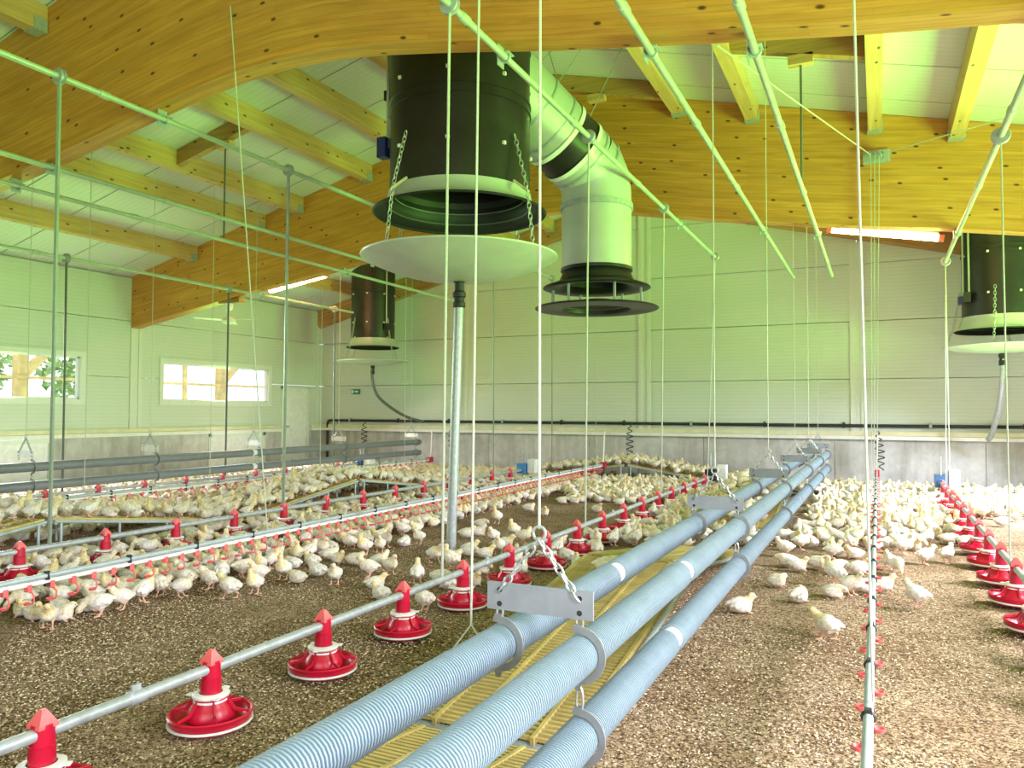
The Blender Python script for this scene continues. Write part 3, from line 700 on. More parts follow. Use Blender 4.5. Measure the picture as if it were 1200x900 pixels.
for i, (y, px, w) in enumerate(zip(wE+[11.6, 14.2], (58, 332, proj((-5.9, 11.6, 4))[0], proj((-5.9, 14.2, 4))[0]), ('beside the first metal-framed ramp crest', 'beside the second ramp crest', 'in front of the corner chimney', 'by the blue motor'))):
    rod('hanging_rod', (-5.9, y, 4.03), (-6.3, yat(-6.3, .275, px), .275), .018 if i < 2 else .012, 'rodgrey', 'greenish rod holding up the second feeder line, '+w, 'rods of the second feeder line')
for y, px, w in zip(wH, (73, 264, 391), ('before the first window', 'before the window by the fan', 'before the wall corner')):
    rod('hanging_rod', (-9.91, y, 3.41), (-10.05, yat(-10.05, .286, px), .286), .016, 'darkrod', 'dark steel rod holding the feeder line nearest the windows, '+w, 'rods of the feeder line nearest the windows')
for y, w in zip(wD+[13.0], ('over bare litter', 'among the flock', 'by its dark blue motor')): rod('hanging_rod', (.87, min(y, wD[-1]), 3.48), (.885, y+.05, .295), .0065, 'rope', 'thin rope to the feeder line on open litter, '+w, 'ropes of the feeder line on the open litter', 'rope')
for p in [TB1]: rod('hanging_rod', p, (WX['G'][0], p.y, WX['G'][1]+.02), .012, 'darkrod', 'thin dark rod from trimmer block to a winch pipe above the windows', 'rods under trimmer blocks')
rod('hanging_rod', TB2, (-.67, TB2.y, 3.68), .012, 'darkrod', 'thin dark rod from trimmer block to the winch pipe over drinkers', 'rods under trimmer blocks')
# ropes to the drinker lines
rod('hanging_rope', (-.075, 3.05, 3.75), (-.03, 3.05, .37), .0055, 'rope', 'taut pale rope rising from the drinker line on open litter', 'ropes of the drinker line on the open litter', 'rope')
pb = ony(1027, 180, 10.15)
for dx, w in ((-.06, 'first'), (-.02, 'second'), (.03, 'third')): rod('hanging_rope', (pb.x+dx, 10.15, pb.z-.04), (-.05+dx*.6, 10.15, .37), .005, 'rope', w+' of three thin ropes from pulley bracket to the drinker line', 'ropes under the pulley bracket', 'rope')
t = thing('pulley_bracket', (pb.x, 10.2, pb.z-.1), 'grey steel pulley bracket under a purlin on the fan-side beam', 'bracket')
obj(MB().cbox((pb.x, 10.28, pb.z), (.3, .025, .16)), 'bracket_plate', 'galv', t)
for dx in (-.06, .0, .06): obj(MB().lathe([(.01, -.012), (.045, -.012), (.035, 0), (.045, .012), (.01, .012)], (pb.x+dx, 10.2, pb.z), 12, 'X'), 'pulley_wheel', 'galv', t)
q = ony(840, 53, 5.4); rod('guy_rope', (pb.x-.06, 10.18, pb.z), q, .006, 'rope', 'thin rope running from the pulley bracket towards the large beam', 'guy ropes at the pulley bracket', 'rope')
q = ony(1183, 137, 9.2); rod('guy_rope', (pb.x+.06, 10.18, pb.z), q, .006, 'rope', 'thin rope running from the pulley bracket towards the right wall', 'guy ropes at the pulley bracket', 'rope')
DR1 = lambda y: -4.76-.018*(y-3)
for y, zt, w in ((5.75, 4.9, 'tied to the large glulam beam'), (8.6, None, 'behind the grey drain pipe'), (11.4, None, 'before the white duct'), (14.2, None, 'near the small back ramps')):
    if zt: y = yat(-4.81, .37, 312)
    top = (-4.97, 4.78, 4.86) if zt else (DR1(y)-.05, y, roofz(DR1(y))-.03)
    rod('hanging_rope', top, (DR1(y), y, .365), .0055 if zt else .004, 'rope', 'pale rope hanging to the long drinker line, '+w, 'ropes of the long drinker line', 'rope')
for y, w in ((6.4, 'before the first window'), (8.4, 'between the windows'), (10.9, 'before the fan'), (13.6, 'before the corner chimney')): rod('hanging_rope', (-8.99, y, roofz(-8.99)-.03), (-8.99, y, .36), .005, 'rope', 'thin rope from roof to the drinker line near the windows, '+w, 'ropes of the drinker line near the windows', 'rope')
# ------------------------------------------------------------------ feeder lines
PANM = {}
def make_pan():
    n = 32
    PANM['feed_pan'] = MB().lathe([(.001, .035), (.07, .035), (.095, .018), (.135, .014), (.158, .03), (.168, .062), (.178, .066), (.183, .060), (.178, .048), (.172, .030), (.155, .004), (.10, .0), (.001, .0)], n=n).mesh('feed_pan', 'red')
    PANM['rim_edge'] = MB().lathe([(.172, .028), (.181, .030), (.181, .020), (.166, .012)], n=n).mesh('rim_edge', 'white')
    PANM['cone'] = MB().lathe([(.103, .036), (.105, .05), (.088, .085), (.068, .112), (.062, .135), (.05, .137)], n=n).mesh('cone', 'red')
    sp = MB()
    for k in range(6):
        a = 2*PI*k/6+.3; c, s_ = math.cos(a), math.sin(a)
        sp.prism([(.066, .118), (.105, .066), (.172, .058), (.172, .068), (.112, .078), (.07, .132)], .007, lambda u, v, w: (u*c-(w-.0035)*s_, u*s_+(w-.0035)*c, v))
    sp.torus((0, 0, .122), .068, .006, 24, 5)
    PANM['grill'] = sp.mesh('grill', 'red')
    wc = MB().lathe([(.05, .128), (.075, .128), (.080, .134), (.080, .142), (.072, .146), (.05, .147)], n=n)
    for a in (.4, 2.5, 4.6): wc.cbox((math.cos(a)*.085, math.sin(a)*.085, .138), (.03, .03, .006))
    PANM['collar'] = wc.mesh('collar', 'white')
    PANM['collar2'] = MB().lathe([(.069, .112), (.0745, .112), (.0745, .121), (.069, .122)], n=n).mesh('lower_collar', 'white')
    PANM['drop_tube'] = MB().lathe([(.043, .14), (.046, .142), (.044, .205), (.046, .207), (.046, .211), (.042, .213), (.039, .285), (.001, .286)], n=16).mesh('drop_tube', 'red')
    b = .036
    cap = MB(); cap.add([(-b, -b, .272), (b, -b, .272), (b, b, .272), (-b, b, .272), (-b, -b, .283), (b, -b, .283), (b, b, .283), (-b, b, .283), (-.009, -.009, .332), (.009, -.009, .332), (.009, .009, .332), (-.009, .009, .332)],
        [(0, 3, 2, 1), (0, 1, 5, 4), (1, 2, 6, 5), (2, 3, 7, 6), (3, 0, 4, 7), (4, 5, 9, 8), (5, 6, 10, 9), (6, 7, 11, 10), (7, 4, 8, 11), (8, 9, 10, 11)])
    PANM['cap'] = cap.mesh('cap', 'pink')
make_pan()
def feeder_line(i, ys, ye, label, motor, z0=0):
    x, z = FX[i]; dz = z-.25
    t = thing('feeder_line', (x, (ys[0]+ys[-1])/2, 0), label, 'feeder', 'pan feeder lines')
    yc = WL[t.name].y
    obj(MB().tube([(x, ys[0]-1.5, z), (x, ye, z)], .024, 14), 'feed_pipe', 'galv', t)
    for y in ys:
        p = inst(PANM['feed_pan'], 'feed_pan', t, (0, y-yc, dz), (0, 0, random.random()*6))
        for nm in ('rim_edge', 'cone', 'grill', 'collar', 'collar2'): inst(PANM[nm], {'collar2': 'collar'}.get(nm, nm), p)
        a = -p.rotation_euler[2]
        inst(PANM['drop_tube'], 'drop_tube', p); inst(PANM['cap'], 'cap', p, (0, 0, 0), (0, 0, a))
    y = ys[0]+.38
    while y < ye-.3:
        obj(MB().lathe([(.0245, -.035), (.030, -.03), (.030, .03), (.0245, .035)], (x, y, z), 12, 'Y').box((x-.006, y-.02, z+.028), (x+.006, y+.02, z+.05)), 'pipe_clamp', 'galv', t); y += 3.06
    # drive motor and control box at the far end
    obj(MB().cbox((x, ye+.14, z+.03), (.17, .30, .20)).lathe([(.05, ye-.02), (.07, ye-.01), (.07, ye+.02)], (x, 0, z), 12, 'Y'), 'motor', motor, t)
    obj(MB().cbox((x+.19, ye+.16, z+.08), (.15, .22, .26)), 'control_box', 'white', t)
    obj(MB().tube([(x, ye+.1, z+.12), (x, ye+.1, z+.42), (x+.08, ye+.1, z+.42), (x+.08, ye+.1, z+.12)], .012, 6), 'lifting_bow', 'galv', t)
P0 = 2.55
feeder_line(1, [P0+.766*k for k in range(-1, 15)], 13.75, 'pan feeder line with red pans on bare litter beside the heating pipes', 'black')
y2 = [onx(x, y, -6.3).y for x, y in ((23, 645), (118.7, 631), (198, 619), (266, 608), (323, 598))]
feeder_line(2, [y2[0]+.766*k for k in range(-1, 13)], 13.6, 'pan feeder line with bright blue motor behind the long drinker line', 'blue')
feeder_line(3, [onx(53, 579, -10.05).y+.766*k for k in range(-1, 9)], 13.4, 'pan feeder line with red hoppers closest to the windows', 'darkblue')
y4 = [onx(1192, 672, .885).y]
feeder_line(4, [6.62+.766*k for k in range(-5, 10)], 14.0, 'pan feeder line with dark blue motor on the open litter', 'darkblue')

# ------------------------------------------------------------------ nipple drinker lines
def cup_mesh():
    mb = MB().box((-.016, -.016, -.030), (.016, .016, .014))
    mb.tube([(0, 0, -.028), (.026, 0, -.033), (.044, 0, -.050), (.046, 0, -.082), (.032, 0, -.100), (.0, 0, -.104)], .0055, 6)
    mb.lathe([(.001, -.112), (.020, -.111), (.027, -.098), (.024, -.097), (.017, -.106), (.001, -.108)], (-.004, 0, 0), 10)
    return mb.mesh('drip_cup', 'pink')
CUP = cup_mesh()
CUP2 = MB().box((-.014, -.012, -.026), (.014, .012, .012)).lathe([(.001, -.052), (.020, -.050), (.025, -.036), (.022, -.035), (.016, -.044), (.001, -.046)], (.030, 0, 0), 10).tube([(.0, 0, -.02), (.03, 0, -.046)], .006, 5).mesh('drip_cup', 'pink')
CLIP = MB().box((-.012, -.014, -.03), (.012, .014, .065)).torus((0, 0, .036), .020, .006, 10, 4, 'Y').mesh('rail_clip', 'blackmat')
def drinker_line(fx, z, y0, y1, step, label, both=False, rise=None):
    x0 = fx((y0+y1)/2); yc = (y0+y1)/2
    t = thing('drinker_line', (x0, yc, 0), label, 'drinker', 'nipple drinker lines')
    n = 8
    ys = [y0+(y1-y0)*k/n for k in range(n+1)]
    obj(MB().tube([(fx(y), y, z) for y in ys], .017, 10), 'support_rail', 'rail', t)
    obj(MB().tube([(fx(y), y, z-.036) for y in ys], .0145, 10), 'water_pipe', 'white', t)
    y = y0+.1; k = 0
    while y < y1-.05:
        rot = (0, 0, (0 if (k % 2 == 0 or not both) else PI)+random.uniform(-.25, .25))
        inst(CUP2 if both else CUP, 'drip_cup', t, (fx(y)-x0, y-yc, z-.036-.012), rot); y += step; k += 1
    y = y0+.35
    while y < y1: inst(CLIP, 'rail_clip', t, (fx(y)-x0, y-yc, z-.036)); y += .6
    if rise:
        obj(MB().tube([(fx(y1), y1, z-.04), (fx(y1), y1+.05, z+.1), (fx(y1)+.02, y1+.05, rise)], .014, 8), 'sight_tube', 'white', t)
        obj(MB().cbox((fx(y1), y1+.03, z-.02), (.09, .12, .12)), 'pressure_regulator', 'red', t)
    return t
c0 = onx(29, 692, -4.78).y; c1 = onx(190, 652, -4.8).y
drinker_line(DR1, .35, 2.2, 14.6, (c1-c0)/7, 'long twin-rail nipple drinker line with pale red cups along bare litter', rise=1.0)
drinker_line(lambda y: -8.95-.012*(y-6), .33, 4.6, 14.7, .21, 'twin-rail nipple drinker line near the windows', rise=.95)
drinker_line(lambda y: -.045, .35, -1.0, 14.9, .2, 'twin-rail nipple drinker line running straight across the open litter', both=True, rise=.98)
# coiled hoses at the back wall
def coil(x, y, z0, z1, label, dx=.0):
    n = 90; turns = (z1-z0)/.11; pts = []
    pts.append((x, YB-.10, z1+.03)); pts.append((x, (y+YB-.1)/2, z1+.03))
    for i in range(n+1): q = i/n; a = 2*PI*turns*q; rr = .075*(.3+.7*math.sin(PI*min(1, max(.05, q)))); pts.append((x+dx*q+rr*math.cos(a), y+rr*math.sin(a), z1+(z0-z1)*q))
    obj(MB().tube(pts, .010, 6), 'coiled_hose', 'blackmat', loc=(x, y, z0), label=label, cat='hose', group='coiled black hoses at the back wall')
coil(-4.75, 15.72, .35, 1.1, 'black coiled hose hanging at the end of the long drinker line')
coil(-8.95, 15.5, .35, 1.1, 'black coiled hose hanging near the corner chimney hose')
coil(-.02, 15.45, .35, 1.02, 'black coiled hose at the end of the drinker line on open litter', .06)
coil(-11.6, 15.72, .5, 1.1, 'black coiled hose hanging behind the grey heating pipes by the corner')

# ------------------------------------------------------------------ finned heating pipes
PR = .061
def fin_pipe(mb, x, z, y0, y1, fine_until):
    n = 18; prof = []; y = y0
    while y < y1-1e-6:
        if y < fine_until:
            prof += [(PR, y), (PR, y+.0055), (PR-.008, y+.0065), (PR-.008, y+.0118)]; y += .0125
        else: prof += [(PR-.001, y)]; y += .5
    prof.append((PR-.001, y1)); prof = [(.02, y0)]+prof+[(.02, y1)]
    mb.lathe(prof, (x, 0, z), n, 'Y')
def heating_pipe(x, z, cuts, mat, label, fine, grp):
    t = thing('heating_pipe', (x, (cuts[0]+cuts[-1])/2, z-PR), label, 'pipe', grp)
    for a, b in zip(cuts, cuts[1:]):
        mb = MB(); fin_pipe(mb, x, z, a+.05, b-.05, fine); obj(mb, 'pipe_section', mat, t, angle=30)
    for c in cuts[1:-1]: obj(MB().lathe([(.04, c-.07), (.049, c-.05), (.049, c+.05), (.04, c+.07)], (x, 0, z), 16, 'Y'), 'coupling', 'white', t)
HXM, HXL, HZ = -.855, -1.135, .635
heating_pipe(HXL, HZ, [-1.2, 3.47, 9.5, 15.25], 'fin', 'pale finned heating pipe nearest the feeder line, level with its twin', 16, 'finned heating pipes over the yellow ramps')
heating_pipe(HXM, HZ, [-1.2, 3.66, 9.6, 15.3], 'fin', 'upper pale finned heating pipe with a second pipe slung below it', 16, 'finned heating pipes over the yellow ramps')
heating_pipe(HXM, HZ-.255, [-1.2, 3.42, 9.4, 15.3], 'fin', 'lower pale finned heating pipe slung under the upper one', 16, 'finned heating pipes over the yellow ramps')
HLX = -9.45
heating_pipe(HLX, .69, [1.5, 9.75, 14.95], 'findark', 'upper dark grey heating pipe running before the window wall', 0, 'dark heating pipes before the windows')
heating_pipe(HLX, .455, [1.5, 9.75, 14.95], 'findark', 'lower dark grey heating pipe running before the window wall', 0, 'dark heating pipes before the windows')
def hook_mb(x, y, z):
    # C-shaped flat strap round one side of the pipe, with an eye above and below
    mb = MB(); prof = []
    ro, ri = PR+.024, PR+.003
    A = [R(100-200*k/18) for k in range(19)]
    outer = [(ro*math.cos(a), ro*math.sin(a)*1.06) for a in A]; inner = [(ri*math.cos(a), ri*math.sin(a)*1.03) for a in A]
    outer = [(-.018, PR+.036), (.008, PR+.038)]+outer[1:-1]+[(.006, -PR-.05), (-.014, -PR-.048)]
    inner = [(-.026, PR+.012)]+inner[1:-1]+[(-.02, -PR-.012)]
    k = len(inner); no = len(outer)
    mb2 = []
    # build as quads between the two rails (resampled)
    m = 24
    def samp(P, q):
        d = [0]
        for a, b in zip(P, P[1:]): d.append(d[-1]+math.hypot(b[0]-a[0], b[1]-a[1]))
        tq = q*d[-1]
        for i in range(len(P)-1):
            if tq <= d[i+1]+1e-9: f = (tq-d[i])/max(1e-9, d[i+1]-d[i]); return (P[i][0]+(P[i+1][0]-P[i][0])*f, P[i][1]+(P[i+1][1]-P[i][1])*f)
        return P[-1]
    vs_ = []
    for i in range(m+1):
        o_, i_ = samp(outer, i/m), samp(inner, i/m)
        for yy in (y-.004, y+.004): vs_ += [(x+o_[0], yy, z+o_[1]), (x+i_[0], yy, z+i_[1])]
    fs_ = []
    for i in range(m):
        a = 4*i; b = a+4
        fs_ += [(a, b, b+1, a+1), (a+2, a+3, b+3, b+2), (a, a+2, b+2, b), (a+1, b+1, b+3, a+3)]
    fs_ += [(0, 1, 3, 2), (4*m, 4*m+2, 4*m+3, 4*m+1)]
    return mb.add(vs_, fs_)
def link_mb(x, y, za, zb, r=.004):
    mb = MB(); h = (za-zb)/2; c = (za+zb)/2
    mb.tube([(x+.011*math.sin(2*PI*k/10), y, c+h*math.cos(2*PI*k/10)) for k in range(10)], r, 5, closed=True); return mb
def hanger(y, xl, xr, z, label, grp, low, topz, topx, left_hook=True, big=True):
    t = thing('pipe_hanger', ((xl+xr)/2, y, z), label, 'hanger', grp)
    xm = (xl+xr)/2; zp_ = z+PR+.05
    pm = 'plate' if big else 'white'  # small hangers: plate colour turned white to make up for their shaded side
    pl = MB().box((xl-.045, y-.004, zp_), (xr+.045, y+.004, zp_+.09)); obj(pl, 'spreader_plate', pm, t)
    for xx in (xl, xr):
        for zz in (zp_+.02, zp_+.065): obj(MB().lathe([(.001, -.0055), (.009, -.0055), (.009, .0055), (.001, .0055)], (xx, y, zz), 10, 'Y'), 'plate_hole', 'blackmat', t)
    apex = Vector((xm, y, zp_+.24))
    for xx in (xl, xr):
        ch = MB(); chain(ch, (xx, y-.006, zp_+.06), apex, .03, .0042); obj(ch, 'chain', 'chain', t)
    obj(MB().torus((xm, y, apex.z+.02), .022, .005, 14, 5, 'Y'), 'lifting_ring', 'chain', t)
    obj(MB().tube([(xm, y, apex.z+.035), (xm, y, roofz(xm)-.02 if not any(abs(y-b_) < .2 for b_ in (4.92, 10.4)) else beamz(xm))], .0045, 6), 'suspension_rope', 'rope', t)
    hk = [(xr, z)]+([(xr, z-low)] if low else [])+([(xl, z)] if left_hook else [])
    for hx, hz in hk: obj(hook_mb(hx, y, hz), 'pipe_hook', 'hook', t)
    obj(link_mb(xr, y, zp_+.028, z+PR+.016), 'hook_link', 'chain', t); obj(link_mb(xl, y, zp_+.028, z+PR+.016), 'hook_link', 'chain', t)
    if low: obj(link_mb(xr, y, z-PR-.035, z-low+PR+.016), 'hook_link', 'chain', t)
hy = [2.29, onx(838, 590, -.995).y, 8.0, 10.7, 12.9, 14.9]
ORDH = ['beside first bare pans', 'just past the white couplings', 'where the flock begins', 'third before the back wall', 'second before the back wall', 'closest to the back wall']
for y, nm in zip(hy, ORDH): hanger(y, HXL, HXM, HZ, 'steel hanger with spreader plate and chains on pale heating pipes, '+nm, 'hangers of the pale heating pipes', .255, 3.76, -1.33)
for y, w in zip([onx(x, 526, HLX).y for x in (38, 183, 304, 403)]+[14.75], ('before the first window', 'between the windows', 'before the white door', 'before the wall corner', 'at their far end')):
    hanger(y, HLX-.26, HLX, .69, 'small steel hanger on the two dark heating pipes, '+w, 'hangers of the dark heating pipes', .235, 3.74, -8.05, left_hook=False, big=False)

# ------------------------------------------------------------------ yellow slatted ramps
def ramps(x0, x1, nodes, label, along='Y', base=0, name='slatted_ramp'):
    # nodes: (position, height) ridge / valley points; one thing per flat ramp
    for (a, za), (b, zb) in zip(nodes, nodes[1:]):
        mid = (a+b)/2; xm = (x0+x1)/2
        P = (lambda u, v, z: (u, v, z)) if along == 'Y' else (lambda u, v, z: (v, base+u, z))
        cen = P(xm, mid, 0); hi = a if za > zb else b
        t = thing(name, cen, label(a, za, b, zb), 'ramp', 'yellow slatted ramps')
        a2, b2 = a+.025, b-.025
        zz = lambda y: za+(zb-za)*(y-a)/(b-a)
        sl = MB(); n = int((b2-a2)/.034)
        for i in range(n):
            y = a2+(b2-a2)*(i+.5)/n; z = zz(y); hw = .0075
            vs_ = [P(u, yy, z+dz) for dz in (-.016, 0) for u, yy in ((x0, y-hw), (x1, y-hw), (x1, y+hw), (x0, y+hw))]
            sl.add(vs_, [(0, 3, 2, 1), (4, 5, 6, 7), (0, 1, 5, 4), (1, 2, 6, 5), (2, 3, 7, 6), (3, 0, 4, 7)])
        obj(sl, 'slats', 'yellow', t, kind='stuff')
        ns = 5
        for i in range(ns+1):
            u = x0+(x1-x0)*i/ns; uu = min(max(u, x0+.012), x1-.012)
            rb = MB(); rb.add([P(uu+du, yy, zz(yy)+dz) for yy in (a2, b2) for du, dz in ((-.009, -.03), (.009, -.03), (.009, .004), (-.009, .004))], [(0, 1, 2, 3), (4, 7, 6, 5), (0, 4, 5, 1), (1, 5, 6, 2), (2, 6, 7, 3), (3, 7, 4, 0)])
            obj(rb, 'slat_rib', 'yellow', t)
        for u in (x0-.02, x1+.02): obj(MB().tube([P(u, a2, zz(a2)-.03), P(u, b2, zz(b2)-.03)], .016, 8), 'side_rail', 'rail', t)
        for yy in (a2+.02, b2-.02): obj(MB().tube([P(x0-.02, yy, zz(yy)-.045), P(x1+.02, yy, zz(yy)-.045)], .016, 8), 'cross_bar', 'rail', t)
        for q in (.03, .30, .55, .80) if za > zb else (.97, .70, .45, .20):
            y = a2+(b2-a2)*q; z = zz(y)-.035
            if z < .08: continue
            for u in (x0-.02, x1+.02 if x1 < -2 else x1-.3): obj(MB().tube([P(u, y, -.01), P(u, y, z)], .013, 8), 'leg', 'rail', t)
RZ = .385
def rl(where):
    def f(a, za, b, zb): return 'yellow slatted poultry ramp %s, %s' % (('rising towards the back wall' if zb > za else 'falling towards the back wall'), where)
    return f
ramps(-1.9, -1.13, [(.45, RZ), (2.83, .07)], rl('beside the nearest red pan'))
ramps(-1.9, -1.13, [(2.86, .07), (5.2, RZ)], rl('under the white pipe couplings'))
ramps(-1.9, -1.13, [(5.23, RZ), (7.6, .08)], rl('under the second pipe hanger'))
ramps(-1.9, -1.13, [(9.2, .08), (11.6, RZ)], rl('among the far pans by heating pipes'))
ramps(-1.9, -1.13, [(11.63, RZ), (14.0, .08)], rl('at far end of heating pipes'))
ramps(-7.95, -7.0, [(2.3, .08), (4.62, RZ)], rl('left of the greenish steel rod'))
ramps(-7.95, -7.0, [(4.65, RZ), (7.0, .08)], rl('behind the second feeder line'))
ramps(-7.95, -7.0, [(7.03, .08), (9.35, RZ)], rl('before the dark heating pipes'))
ramps(-7.95, -7.0, [(9.38, RZ), (11.7, .08)], rl('past the metal-framed crest'))
ramps(0, .85, [(-6.6, .08), (-4.55, .36)], lambda *a: 'small slatted ramp at the back wall, side towards the windows', 'X', 14.75)
ramps(0, .85, [(-4.52, .36), (-2.6, .08)], lambda *a: 'small slatted ramp at the back wall, side towards the feeder motor', 'X', 14.75)
# lifting rope of the near ramp
q = onx(552, 732, -1.75)
t = thing('ramp_rope', q, 'forked pale rope lifting the yellow ramp beside the feeder line', 'rope')
obj(MB().tube([(-1.72, q.y, 3.9), q], .006, 6), 'rope', 'rope', t)
obj(MB().tube([q, onx(520, 775, -1.88)], .004, 5), 'rope_branch', 'rope', t); obj(MB().tube([q, onx(572, 762, -1.5)], .004, 5), 'rope_branch', 'rope', t)

# ------------------------------------------------------------------ chickens
def ell(bm, c, r, pitch=0, yaw=0, seg=14):
    m = Matrix.Translation(c) @ Euler((0, -pitch, yaw), 'XYZ').to_matrix().to_4x4() @ Matrix.Diagonal((r[0], r[1], r[2], 1))
    bmesh.ops.create_uvsphere(bm, u_segments=seg, v_segments=10, radius=1, matrix=m)
def limb(bm, pts, rs):
    mb = MB().tube(pts, rs, 8); vs_ = [bm.verts.new(v) for v in mb.v]
    for f in mb.f: bm.faces.new([vs_[i] for i in f])
C_W, C_Y, C_P, C_B, C_L = (.80, .775, .75), (.80, .70, .44), (.80, .62, .54), (.72, .46, .22), (.78, .50, .38)
def chick_mesh(name, pose, budget):
    bm = bmesh.new(); prim = []
    def E_(c, r, colr, pitch=0, yaw=0): ell(bm, c, r, pitch, yaw); prim.append((Vector(c), max(r)*.8, colr))
    def T_(pts, rs, colr):
        limb(bm, pts, rs)
        for i in range(len(pts)-1):
            for q in (0, .33, .66, 1): prim.append((Vector(pts[i]).lerp(Vector(pts[i+1]), q), rs[i]*1.0, colr))
    sit = pose in ('sit', 'tuck', 'doze')
    z = .060 if sit else .112
    tilt = R(5) if sit else R(20)
    if pose == 'alert': tilt = R(42); z = .120
    if pose == 'peck': tilt = R(-2)
    E_((0, 0, z), (.078, .062, .060), C_W, tilt)
    E_((.034, 0, z+.006), (.050, .055, .055), C_W, tilt)
    E_((-.046, 0, z+.006-.03*math.sin(tilt)), (.044, .048, .045), C_W, tilt)
    E_((-.088, 0, z+.020-.05*math.sin(tilt)), (.030, .024, .014), C_W, R(26))
    for s_ in (-1, 1):
        E_((-.012, s_*.057, z+.004-.01*math.sin(tilt)), (.052, .011, .034), C_W, tilt-R(8), s_*R(-5))
        E_((-.058, s_*.045, z-.002), (.030, .010, .020), C_W, tilt+R(-8), s_*R(-8))
    nb = Vector((.050, 0, z+.030))
    head = {'stand': (.082, 0, .190), 'walk': (.098, .0, .182), 'alert': (.058, 0, .218), 'peck': (.128, .01, .062), 'turn': (.052, .048, .182),
            'sit': (.080, 0, .126), 'tuck': (.062, .028, .106), 'doze': (.098, -.01, .086)}[pose]
    h = Vector(head); mid = nb.lerp(h, .5)+Vector((.006, 0, .002))
    T_([nb-Vector((.02, 0, .012)), nb, mid, h], [.046, .039, .029, .023], C_Y if pose in ('alert', 'walk', 'sit') else (.80, .74, .60))
    hy = {'turn': R(120), 'tuck': R(60), 'doze': R(-20)}.get(pose, 0); hp = {'peck': R(-50), 'doze': R(-25)}.get(pose, R(-6))
    E_(head, (.031, .0255, .0255), C_Y, hp, hy)
    d = Vector((math.cos(hp)*math.cos(hy), math.cos(hp)*math.sin(hy), math.sin(hp)))
    T_([h+d*.022, h+d*.036+Vector((0, 0, -.002)), h+d*.046+Vector((0, 0, -.006))], [.010, .007, .003], C_B)
    if not sit:
        for s_ in (-1, 1):
            fx_ = {'walk': .038*s_, 'stand': .004*s_}.get(pose, 0)-.004
            E_((-.008, s_*.030, z-.036), (.032, .022, .032), C_P, R(-20))
            hk = (fx_-.018, s_*.031, .048); ft = (fx_+.004, s_*.032, .008)
            T_([(-.004, s_*.031, z-.055), hk, ft], [.013, .0075, .0065], C_L)
            for a in (-32, 0, 32, 180):
                ln = .034 if a != 180 else .018
                T_([ft, (ft[0]+ln*math.cos(R(a)), ft[1]+ln*math.sin(R(a)), .0055)], [.0065, .0045], C_L)
    else:
        E_((.0, 0, .036), (.08, .064, .034), C_W)
        for s_ in (-1, 1): T_([(.05, s_*.03, .012), (.085, s_*.034, .007)], [.009, .006], C_L)
    me = bpy.data.meshes.new(name); bm.to_mesh(me); bm.free()
    o = bpy.data.objects.new('tmp', me); col.objects.link(o)
    m = o.modifiers.new('r', 'REMESH'); m.mode = 'VOXEL'; m.voxel_size = .0048
    m = o.modifiers.new('s', 'SMOOTH'); m.factor = .5; m.iterations = 3
    m = o.modifiers.new('d', 'DECIMATE'); m.ratio = .1
    n0 = None
    dg = bpy.context.evaluated_depsgraph_get()
    m.ratio = 1.0; dg.update(); n0 = len(o.evaluated_get(dg).data.polygons)*2
    m.ratio = min(1, budget/n0); dg = bpy.context.evaluated_depsgraph_get(); dg.update()
    out = bpy.data.meshes.new_from_object(o.evaluated_get(dg)); bpy.data.objects.remove(o); bpy.data.meshes.remove(me)
    out.name = name
    # ground contact
    zmin = min(v.co.z for v in out.vertices)
    ca = out.color_attributes.new('Col', 'FLOAT_COLOR', 'POINT')
    for i, v in enumerate(out.vertices):
        best = None; bd = 9
        for c, r, cl in prim:
            q = (v.co-c).length-r
            if q < bd: bd = q; best = cl
        ca.data[i].color = best+(1,)
    nv = len(out.vertices)
    # eyes
    if budget > 600:
        bm = bmesh.new(); bm.from_mesh(out); lay = bm.verts.layers.float_color.get('Col')
        side = Vector((-math.sin(hy), math.cos(hy), 0))
        for s_ in (-1, 1):
            r_ = bmesh.ops.create_icosphere(bm, subdivisions=1, radius=.0042, matrix=Matrix.Translation(h+d*.012+side*(s_*.0215)+Vector((0, 0, .005))))
            for v in r_['verts']: v[lay] = (.02, .015, .012, 1)
        bm.to_mesh(out); bm.free()
    out.polygons.foreach_set('use_smooth', [True]*len(out.polygons))
    out.materials.clear(); out.materials.append(M['chick'])
    return out
POSES = ['stand', 'walk', 'alert', 'peck', 'turn', 'sit', 'tuck', 'doze']
HI = {p: chick_mesh('young_chicken_'+p, p, 1500) for p in POSES}
LO = {p: chick_mesh('flock_'+p, p, 170) for p in ('stand', 'alert', 'peck', 'sit', 'tuck', 'walk')}
DESC = {'stand': 'young white chicken standing', 'walk': 'young white chicken walking', 'alert': 'young white chicken standing tall', 'peck': 'young white chicken with lowered head',
        'turn': 'young white chicken looking back', 'sit': 'young white chicken sitting', 'tuck': 'young white chicken resting', 'doze': 'young white chicken lying low'}
LN = {1: 'the feeder by heating pipes', 2: 'the second feeder line', 3: 'the feeder by the windows', 4: 'the open-litter feeder'}
